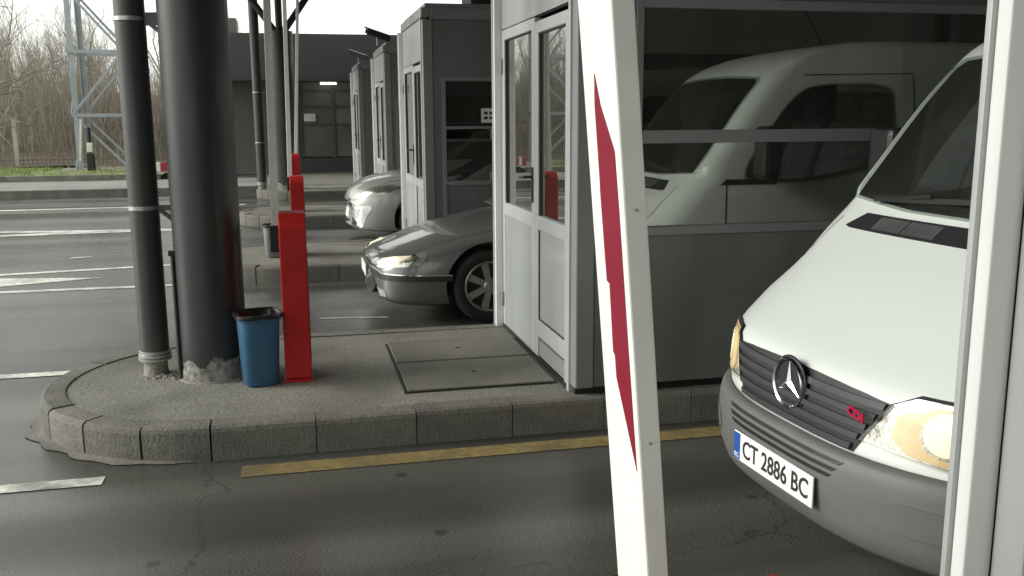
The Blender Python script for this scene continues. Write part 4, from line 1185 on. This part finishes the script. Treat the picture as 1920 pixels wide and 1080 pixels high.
    for yc in (-.42, .12, .52):
        hw_ = .25 if yc < 0 else .20
        st_ = MB().prism([(1.72, .98), (2.22, .98), (2.40, 1.62), (2.28, 1.64), (2.12, 1.10), (1.70, 1.10)], 'y', yc - hw_, yc + hw_).build('seat', M['seat'], v, bevel=.04)
        MB().prism([(2.28, 1.66), (2.38, 1.66), (2.40, 1.84), (2.31, 1.84)], 'y', yc - .12, yc + .12).build('headrest', M['seat'], st_, bevel=.03)
    for s in (-1, 1):
        patch('bonnet_seam', bv, [(s * .826, .835), (s * .832, .835), (s * .828, 1.05), (s * .80, 1.235), (s * .794, 1.235), (s * .822, 1.05)], 'front', M['trim'], v, off=-.0012, thick=.002, step=.05)
    # cowl vent, windscreen, wipers
    cw = patch('cowl_vent', bv, [(-.70, 1.205), (-.66, 1.20), (.66, 1.20), (.70, 1.205), (.63, 1.262), (-.63, 1.262)], 'front', M['grille'], v, off=0, thick=.004, step=.05)
    for (a0, a1) in ((.12, .30), (.315, .50), (-.30, -.12), (-.50, -.315)):
        k = 0; w = a0
        while w < a1 - .008:
            patch('vent_fin', bv, [(w, 1.209), (w + .007, 1.209), (w + .011, 1.254), (w + .004, 1.254)], 'front', M['zinc'], cw, off=.003, thick=.004, step=.06)
            w += .0155
    ws = patch('windscreen', bv, WS, 'front', M['clear_glass'], v, off=.001, thick=.004, step=.07)
    for (a, b) in (((.62, 1.315), (.05, 1.345)), ((-.02, 1.315), (-.60, 1.345))):
        hs = [bv.ray_cast(Vector((-3, p_[0] + (q_[0] - p_[0]) * t, p_[1] + (q_[1] - p_[1]) * t)), Vector((1, 0, 0)))[0] for (p_, q_) in ((a, b),) for t in (0, .33, .66, 1)]
        wm = MB()
        for i in range(3): wm.bar(hs[i] + Vector((-.03, 0, .01)), hs[i + 1] + Vector((-.03, 0, .01)), .014, .022)
        wm.bar(hs[0] + Vector((-.02, 0, .005)), hs[2] + Vector((-.05, 0, .03)), .01, .014)
        wm.build('wiper', M['black'], v)
    # sides: doors, windows, mirrors, rub strips, lamps
    for s, fr_ in ((-1, 'near'), (1, 'far')):
        win = patch('side_window', bv, SW, fr_, M['clear_glass'], v, off=.001, thick=.003, step=.06)
        patch('window_seal', bv, [(1.06, 1.285), (1.40, 1.285), (1.40, 1.25), (1.02, 1.25)], fr_, M['trim'], v, off=0, thick=.003, step=.06)
        for seam in ([(1.06, .62), (1.068, .62), (1.068, 1.25), (1.06, 1.25)], [(2.36, .5), (2.368, .5), (2.368, 1.945), (2.36, 1.945)], [(1.60, 1.935), (2.36, 1.945), (2.36, 1.952), (1.595, 1.942)]):
            patch('door_seam', bv, seam, fr_, M['trim'], v, off=-.001, thick=.0025, step=.08)
        patch('side_window', bv, smooth_outline([(2.55, 1.30), (3.75, 1.30), (3.75, 1.89), (2.55, 1.89)], 2), fr_, M['auto_glass'], v, off=.001, thick=.003, step=.08)
        patch('side_window', bv, smooth_outline([(3.92, 1.30), (5.25, 1.30), (5.25, 1.89), (3.92, 1.89)], 2), fr_, M['auto_glass'], v, off=.001, thick=.003, step=.08)
        patch('rub_strip', bv, [(1.45, .60), (4.1, .60), (4.1, .70), (1.45, .70)], fr_, M['van_bumper'], v, off=.001, thick=.012, step=.12)
        patch('sill', bv, [(1.42, .445), (4.13, .445), (4.13, .48), (1.42, .48)], fr_, M['van_bumper'], v, off=.001, thick=.006, step=.12)
        dh = MB().box(2.10, 2.28, min(s * .962, s * 1.0), max(s * .962, s * 1.0), 1.08, 1.12).build('door_handle', M['black'], v, bevel=.01)
        mr = MB().box(1.20, 1.31, min(s * 1.02, s * 1.21), max(s * 1.02, s * 1.21), 1.29, 1.62).build('door_mirror', M['black'], v, bevel=.035)
        MB().bar((1.27, s * .93, 1.36), (1.26, s * 1.06, 1.38), .04, .05).build('mirror_arm', M['black'], mr)
        MB().bar((1.27, s * .90, 1.55), (1.26, s * 1.06, 1.55), .03, .03).build('mirror_arm', M['black'], mr)
        MB().box(1.312, 1.318, min(s * 1.04, s * 1.19), max(s * 1.04, s * 1.19), 1.32, 1.59).build('mirror_glass', M['chrome'], mr)
    MB().tube((1.95, .45, 2.12), (1.75, .45, 2.45), .005, n=6).build('aerial', M['black'], v)
    MB().box(1.1, 5.3, -.7, .7, .28, .43).build('chassis', M['trim'], v)
    # number plate
    hitp, _, _, _ = bb.ray_cast(Vector((-3, 0, .43)), Vector((1, 0, 0)))
    px = hitp.x - .012
    pl = MB().box(px, px + .008, -.26, .26, .372, .484).build('number_plate', M['plate_white'], v, bevel=.003)
    MB().box(px - .0015, px + .002, .212, .256, .376, .480).build('plate_band', M['plate_blue'], pl)
    MB().box(px + .0085, px + .16, -.2, .2, .39, .465).build('plate_bracket', M['black'], pl)
    m4 = Matrix.Translation((px - .001, -.022, .426)) @ Matrix.Rotation(R(-90), 4, 'Z') @ Matrix.Rotation(R(90), 4, 'X')
    text('plate_characters', 'CT 2886 BC', .098, M['ink'], pl, m4, .0012, .86, .001)
    m4 = Matrix.Translation((px - .002, .234, .392)) @ Matrix.Rotation(R(-90), 4, 'Z') @ Matrix.Rotation(R(90), 4, 'X')
    text('country_letters', 'BG', .026, M['plate_white'], pl, m4, .0008)
    return v
VAN = van((1.67, 2.93, 0), R(3.5), 'white van with lit headlights and a star on its grille, beside the nearest booth')
V2 = copy_tree(VAN)
V2.location = (2.3, -2.35, 0); V2.rotation_euler = (0, 0, 0); V2.scale = (1.04, 1.03, 1.13)
V2['label'] = 'taller second white van, seen only mirrored behind the first in the booth window'

# ================================================================== cars
def car_body(parent, T, paint, nose_bow=.22, Lc=4.5):
    """T: tables over b (distance behind the nose): zt top line, zb bottom, hw half width, zs shoulder"""
    bs = [0, .015, .04, .08, .13, .2, .28, .38, .5, .62, .75, .9, 1.05, 1.2, 1.35] + list(np.linspace(1.5, Lc - .5, 16)) + [Lc - .35, Lc - .2, Lc - .1, Lc - .04, Lc]
    n = 0; vs = []; fs = []
    for b in bs:
        zt, zb, hw, zs = [cr_interp(*T[k], b) for k in ('zt', 'zb', 'hw', 'zs')]
        ctrl = [(0, zb), (hw * .6, zb), (hw * .9, zb + .005), (hw * .975, zb + .06), (hw * .995, zb + (zs - zb) * .4), (hw, zb + (zs - zb) * .65), (hw * .985, zs - .05), (hw * .955, zs), (hw * .89, zs + (zt - zs) * .35), (hw * .78, zs + (zt - zs) * .62), (hw * .5, zs + (zt - zs) * .9), (hw * .2, zt - .003), (0, zt)]
        # smooth resample
        P = [np.array(c) for c in ctrl]
        pts = []
        for i in range(len(P) - 1):
            p0 = P[max(0, i - 1)]; p1 = P[i]; p2 = P[i + 1]; p3 = P[min(len(P) - 1, i + 2)]
            for t in (0, .5):
                q = 0.5 * ((2 * p1) + (-p0 + p2) * t + (2 * p0 - 5 * p1 + 4 * p2 - p3) * t * t + (-p0 + 3 * p1 - 3 * p2 + p3) * t ** 3)
                pts.append(q)
        pts.append(P[-1])
        fade = max(0, 1 - b / 1.1) ** 1.5
        half = [(b + nose_bow * fade * (abs(q[0]) / .85) ** 2.4, q[0], q[1]) for q in pts]
        loop = half + [(q[0], -q[1], q[2]) for q in reversed(half[1:-1])]
        n = len(loop); vs += loop
    for k in range(len(bs) - 1):
        for i in range(n): fs.append((k * n + i, k * n + (i + 1) % n, (k + 1) * n + (i + 1) % n, (k + 1) * n + i))
    fs += [tuple(range(n)), tuple(range((len(bs) - 1) * n, len(bs) * n))]
    return MB().add(vs, fs).build('body', paint, parent, smooth=True, angle=50)

def car_cabin(parent, C, paint):
    """C: list of (b, half width at belt, belt z, half width at roof, roof z)"""
    vs = []; fs = []; n = 0
    for (b, w0, z0, w1, z1) in C:
        ctrl = [(w0, z0), (w0 * .5 + w1 * .5, z0 + (z1 - z0) * .5), (w1, z0 + (z1 - z0) * .86), (w1 * .9, z0 + (z1 - z0) * .96), (w1 * .5, z1 - .004), (0, z1)]
        loop = [(b, q[0], q[1]) for q in ctrl] + [(b, -q[0], q[1]) for q in reversed(ctrl[:-1])]
        n = len(loop); vs += loop
    for k in range(len(C) - 1):
        for i in range(n - 1): fs.append((k * n + i, k * n + i + 1, (k + 1) * n + i + 1, (k + 1) * n + i))
    fs += [tuple(range(n)), tuple(range((len(C) - 1) * n, len(C) * n))]
    return MB().add(vs, fs).build('cabin', paint, parent, smooth=True, angle=35)

# ---- dark grey saloon
car = empty('grey_saloon', (0.565, 8.27, 0), label='dark grey saloon car with a lit headlight, behind the nearest booth', cat='car', group='cars waiting in the lanes')
T1 = dict(zt=([0, .04, .13, .28, .5, .9, 1.35, 2, 3.6, 4.3, 4.5], [.50, .53, .57, .62, .70, .795, .88, .92, .95, .93, .80]),
          zb=([0, .08, .3, .6, 4.0, 4.5], [.22, .175, .155, .155, .18, .33]),
          hw=([0, .04, .13, .3, .6, 1.0, 3.6, 4.3, 4.5], [.68, .74, .80, .845, .872, .88, .88, .83, .70]),
          zs=([0, .04, .13, .28, .5, .9, 1.35, 3.6, 4.3, 4.5], [.44, .475, .515, .56, .62, .70, .77, .85, .84, .72]))
cb = car_body(car, T1, M['car_grey'], nose_bow=.17)
cbv = bvh_of(cb)
WX1, WR1 = .955, .31
cut(cb, [cyl_cutter(WX1, -1.1, -.5, WR1 + .01, .365), cyl_cutter(WX1, .5, 1.1, WR1 + .01, .365), cyl_cutter(3.68, -1.1, -.5, WR1 + .01, .365), cyl_cutter(3.68, .5, 1.1, WR1 + .01, .365)])
for x in (WX1, 3.68):
    for s in (-1, 1): wheel(car, x, s * .765, WR1, WR1, .19, s, spokes=7)
cab = car_cabin(car, [(1.22, .70, .87, .66, .885), (1.42, .72, .88, .64, .985), (1.8, .74, .90, .60, 1.20), (2.15, .75, .92, .575, 1.375), (2.4, .755, .935, .57, 1.41), (3.0, .755, .935, .565, 1.40), (3.4, .74, .935, .56, 1.33), (3.8, .70, .935, .56, 1.10), (4.0, .68, .93, .58, .97)], M['car_grey'])
cabv = bvh_of(cab)
patch('windscreen', cabv, [(1.34, -.58), (1.34, .58), (2.1, .50), (2.1, -.50)], 'top', M['auto_glass'], car, off=.001, thick=.003, step=.08)
patch('rear_screen', cabv, [(3.45, -.48), (3.45, .48), (3.9, .50), (3.9, -.50)], 'top', M['auto_glass'], car, off=.001, thick=.003, step=.08)
for s, fr_ in ((-1, 'near'), (1, 'far')):
    patch('side_window', cabv, [(1.65, .955), (2.10, 1.29), (2.42, 1.335), (2.44, .965)], fr_, M['auto_glass'], car, off=.001, thick=.003, step=.08)
    patch('side_window', cabv, [(2.52, .965), (2.52, 1.335), (3.05, 1.325), (3.4, 1.22), (3.55, .965)], fr_, M['auto_glass'], car, off=.001, thick=.003, step=.08)
    # bumper rubbing strip with a chrome line
    patch('bumper_strip', cbv, [(.06, .372), (.64, .372), (.645, .415), (.06, .42)], fr_, M['trim'], car, off=.001, thick=.008, step=.04)
    patch('chrome_line', cbv, [(.06, .420), (.64, .416), (.64, .424), (.06, .429)], fr_, M['chrome'], car, off=.001, thick=.010, step=.04)
    patch('arch_lip', cbv, [(WX1 + .385 * math.cos(a), WR1 + .385 * math.sin(a)) for a in np.linspace(.05, math.pi - .05, 20)] + [(WX1 + .368 * math.cos(a), WR1 + .368 * math.sin(a)) for a in np.linspace(math.pi - .05, .05, 20)], fr_, M['car_grey'], car, off=.0, thick=.004, step=.05)
    ol = [(s * .40, .455), (s * .42, .52), (s * .58, .555), (s * .74, .585), (s * .805, .56), (s * .80, .49), (s * .60, .458)]
    hl = patch('headlight', cbv, ol, 'front', M['reflector'], car, off=.0, thick=.003, step=.03)
    patch('lamp_bowl', cbv, [(s * .50, .47), (s * .52, .53), (s * .60, .55), (s * .74, .572), (s * .75, .49), (s * .60, .47)], 'front', M['lamp_cream'], hl, off=.002, thick=.004, step=.03)
    patch('bulb_glow', cbv, [(s * .65 + .065 * math.cos(t * math.pi / 8), .517 + .034 * math.sin(t * math.pi / 8)) for t in range(16)], 'front', M['lamp_beam'], hl, off=.006, thick=.004, step=.02)
    patch('lens', cbv, ol, 'front', M['lens'], hl, off=.010, thick=.004, step=.03)
    patch('fog_lamp', cbv, [(s * .46, .232), (s * .46, .285), (s * .68, .285), (s * .68, .232)], 'front', M['lamp_off'], car, off=.0, thick=.005, step=.03)
    patch('indicator', cbv, [(.325, .49), (.33, .575), (.45, .605), (.43, .53)], fr_, M['amber'], car, off=.0, thick=.005, step=.03)
    mr = MB().box(1.62, 1.75, min(s * .86, s * 1.0), max(s * .86, s * 1.0), .95, 1.07).build('door_mirror', M['car_grey'], car, bevel=.03)
    MB().bar((1.68, s * .72, .97), (1.68, s * .88, .99), .05, .04).build('mirror_arm', M['trim'], mr)
    for seam in ([(1.42, .30), (1.427, .30), (1.427, .84), (1.42, .84)], [(2.48, .28), (2.487, .28), (2.487, .86), (2.48, .86)]):
        patch('door_seam', cbv, seam, fr_, M['trim'], car, off=-.001, thick=.0025, step=.1)
patch('bumper_strip', cbv, [(-.70, .372), (.70, .372), (.70, .42), (-.70, .42)], 'front', M['trim'], car, off=.001, thick=.008, step=.05)
patch('chrome_line', cbv, [(-.70, .420), (.70, .420), (.70, .429), (-.70, .429)], 'front', M['chrome'], car, off=.001, thick=.010, step=.05)
gr = patch('grille', cbv, [(-.36, .445), (.36, .445), (.34, .51), (-.34, .51)], 'front', M['grille'], car, off=.0, thick=.004, step=.04)
for k in range(3): patch('grille_slat', cbv, [(-.34, .455 + .018 * k), (.34, .455 + .018 * k), (.34, .463 + .018 * k), (-.34, .463 + .018 * k)], 'front', M['slat'], gr, off=.004, thick=.006, step=.05)
patch('lower_intake', cbv, [(-.38, .22), (.38, .22), (.36, .29), (-.36, .29)], 'front', M['black'], car, off=.0, thick=.003, step=.05)
MB().box(-.016, -.008, -.24, .24, .335, .435).build('number_plate', M['plate_white'], car, bevel=.003)
patch('bonnet_seam', cbv, [(.10, -.70), (.105, -.70), (.105, .70), (.10, .70)], 'top', M['trim'], car, off=-.001, thick=.002, step=.05)
patch('bonnet_seam', cbv, [(.14, -.705), (1.2, -.77), (1.2, -.763), (.14, -.698)], 'top', M['trim'], car, off=-.001, thick=.002, step=.05)
wm = MB().bar((1.26, -.40, .905), (1.40, .25, .99), .012, .02); wm.build('wiper', M['black'], car)
MB().box(.35, 4.2, -.6, .6, .2, .45).build('underbody', M['trim'], car)

# ---- silver car
sc = empty('silver_car', (0.66, 13.42, 0), label='silver car with a large bright headlight, nosing out behind the second booth', cat='car', group='cars waiting in the lanes')
T2 = dict(zt=([0, .04, .13, .28, .5, .9, 1.35, 2, 3.6, 4.1, 4.3], [.58, .67, .76, .845, .905, .965, 1.01, 1.04, 1.06, 1.02, .8]),
          zb=([0, .08, .3, .6, 4.0, 4.3], [.24, .18, .165, .16, .19, .33]),
          hw=([0, .04, .13, .3, .6, 1.0, 3.6, 4.1, 4.3], [.62, .70, .785, .85, .89, .90, .90, .86, .74]),
          zs=([0, .04, .13, .28, .5, .9, 1.35, 3.6, 4.1, 4.3], [.50, .57, .64, .71, .76, .82, .87, .95, .93, .75]))
sb = car_body(sc, T2, M['car_silver'], Lc=4.3)
sbv = bvh_of(sb)
cut(sb, [cyl_cutter(.98, -1.1, -.5, .325, .375), cyl_cutter(.98, .5, 1.1, .325, .375), cyl_cutter(3.6, -1.1, -.5, .325, .375), cyl_cutter(3.6, .5, 1.1, .325, .375)])
for x in (.98, 3.6):
    for s in (-1, 1): wheel(sc, x, s * .785, .315, .315, .2, s, spokes=5)
scab = car_cabin(sc, [(1.05, .74, .96, .70, .98), (1.4, .77, 1.0, .66, 1.22), (1.8, .79, 1.08, .63, 1.5), (2.2, .79, 1.08, .61, 1.6), (3.0, .79, 1.08, .60, 1.62), (3.7, .76, 1.08, .60, 1.55), (4.1, .72, 1.05, .62, 1.2)], M['car_silver'])
scv = bvh_of(scab)
patch('windscreen', scv, [(1.12, -.62), (1.12, .62), (2.05, .54), (2.05, -.54)], 'top', M['auto_glass'], sc, off=.001, thick=.003, step=.08)
for s, fr_ in ((-1, 'near'), (1, 'far')):
    patch('side_window', scv, [(1.5, 1.12), (2.0, 1.46), (2.5, 1.52), (2.5, 1.12)], fr_, M['auto_glass'], sc, off=.001, thick=.003, step=.08)
    patch('side_window', scv, [(2.58, 1.12), (2.58, 1.52), (3.3, 1.52), (3.7, 1.4), (3.8, 1.12)], fr_, M['auto_glass'], sc, off=.001, thick=.003, step=.08)
    ol = [(s * .48, .575), (s * .52, .65), (s * .68, .755), (s * .80, .80), (s * .868, .78), (s * .86, .68), (s * .70, .60)]
    hl = patch('headlight', sbv, ol, 'front', M['lamp_off'], sc, off=.0, thick=.003, step=.03)
    patch('lamp_bowl', sbv, [(s * .54, .61), (s * .57, .65), (s * .68, .70), (s * .77, .70), (s * .73, .64)], 'front', M['lamp_beam'], hl, off=.003, thick=.004, step=.02)
    patch('lens', sbv, ol, 'front', M['lens'], hl, off=.010, thick=.004, step=.03)
    fo = [(s * .44, .22), (s * .44, .47), (s * .80, .52), (s * .80, .47), (s * .72, .24), (s * .66, .20)]
    fg = patch('fog_surround', sbv, fo, 'front', M['chrome'], sc, off=.0, thick=.006, step=.03)
    patch('fog_panel', sbv, [(s * .47, .34), (s * .47, .45), (s * .70, .475), (s * .66, .34)], 'front', M['lamp_off'], fg, off=.004, thick=.006, step=.03)
    patch('fog_lamp', sbv, [(s * .60 + .04 * math.cos(t * math.pi / 6), .285 + .04 * math.sin(t * math.pi / 6)) for t in range(12)], 'front', M['trim'], fg, off=.004, thick=.005, step=.02)
gr = patch('grille', sbv, [(-.44, .47), (.44, .47), (.47, .60), (-.47, .60)], 'front', M['grille'], sc, off=.0, thick=.004, step=.04)
for k in range(2): patch('grille_slat', sbv, [(-.42, .50 + .045 * k), (.42, .50 + .045 * k), (.42, .515 + .045 * k), (-.42, .515 + .045 * k)], 'front', M['chrome'], gr, off=.004, thick=.008, step=.05)
patch('lower_intake', sbv, [(-.40, .21), (.40, .21), (.40, .30), (-.40, .30)], 'front', M['black'], sc, off=.0, thick=.003, step=.05)
patch('number_plate', sbv, [(-.26, .33), (.26, .33), (.26, .44), (-.26, .44)], 'front', M['plate_white'], sc, off=.008, thick=.006, step=.06)
patch('bonnet_seam', sbv, [(.14, -.72), (1.1, -.80), (1.1, -.793), (.14, -.713)], 'top', M['trim'], sc, off=-.001, thick=.002, step=.05)
MB().box(.35, 4.0, -.6, .6, .2, .45).build('underbody', M['trim'], sc)
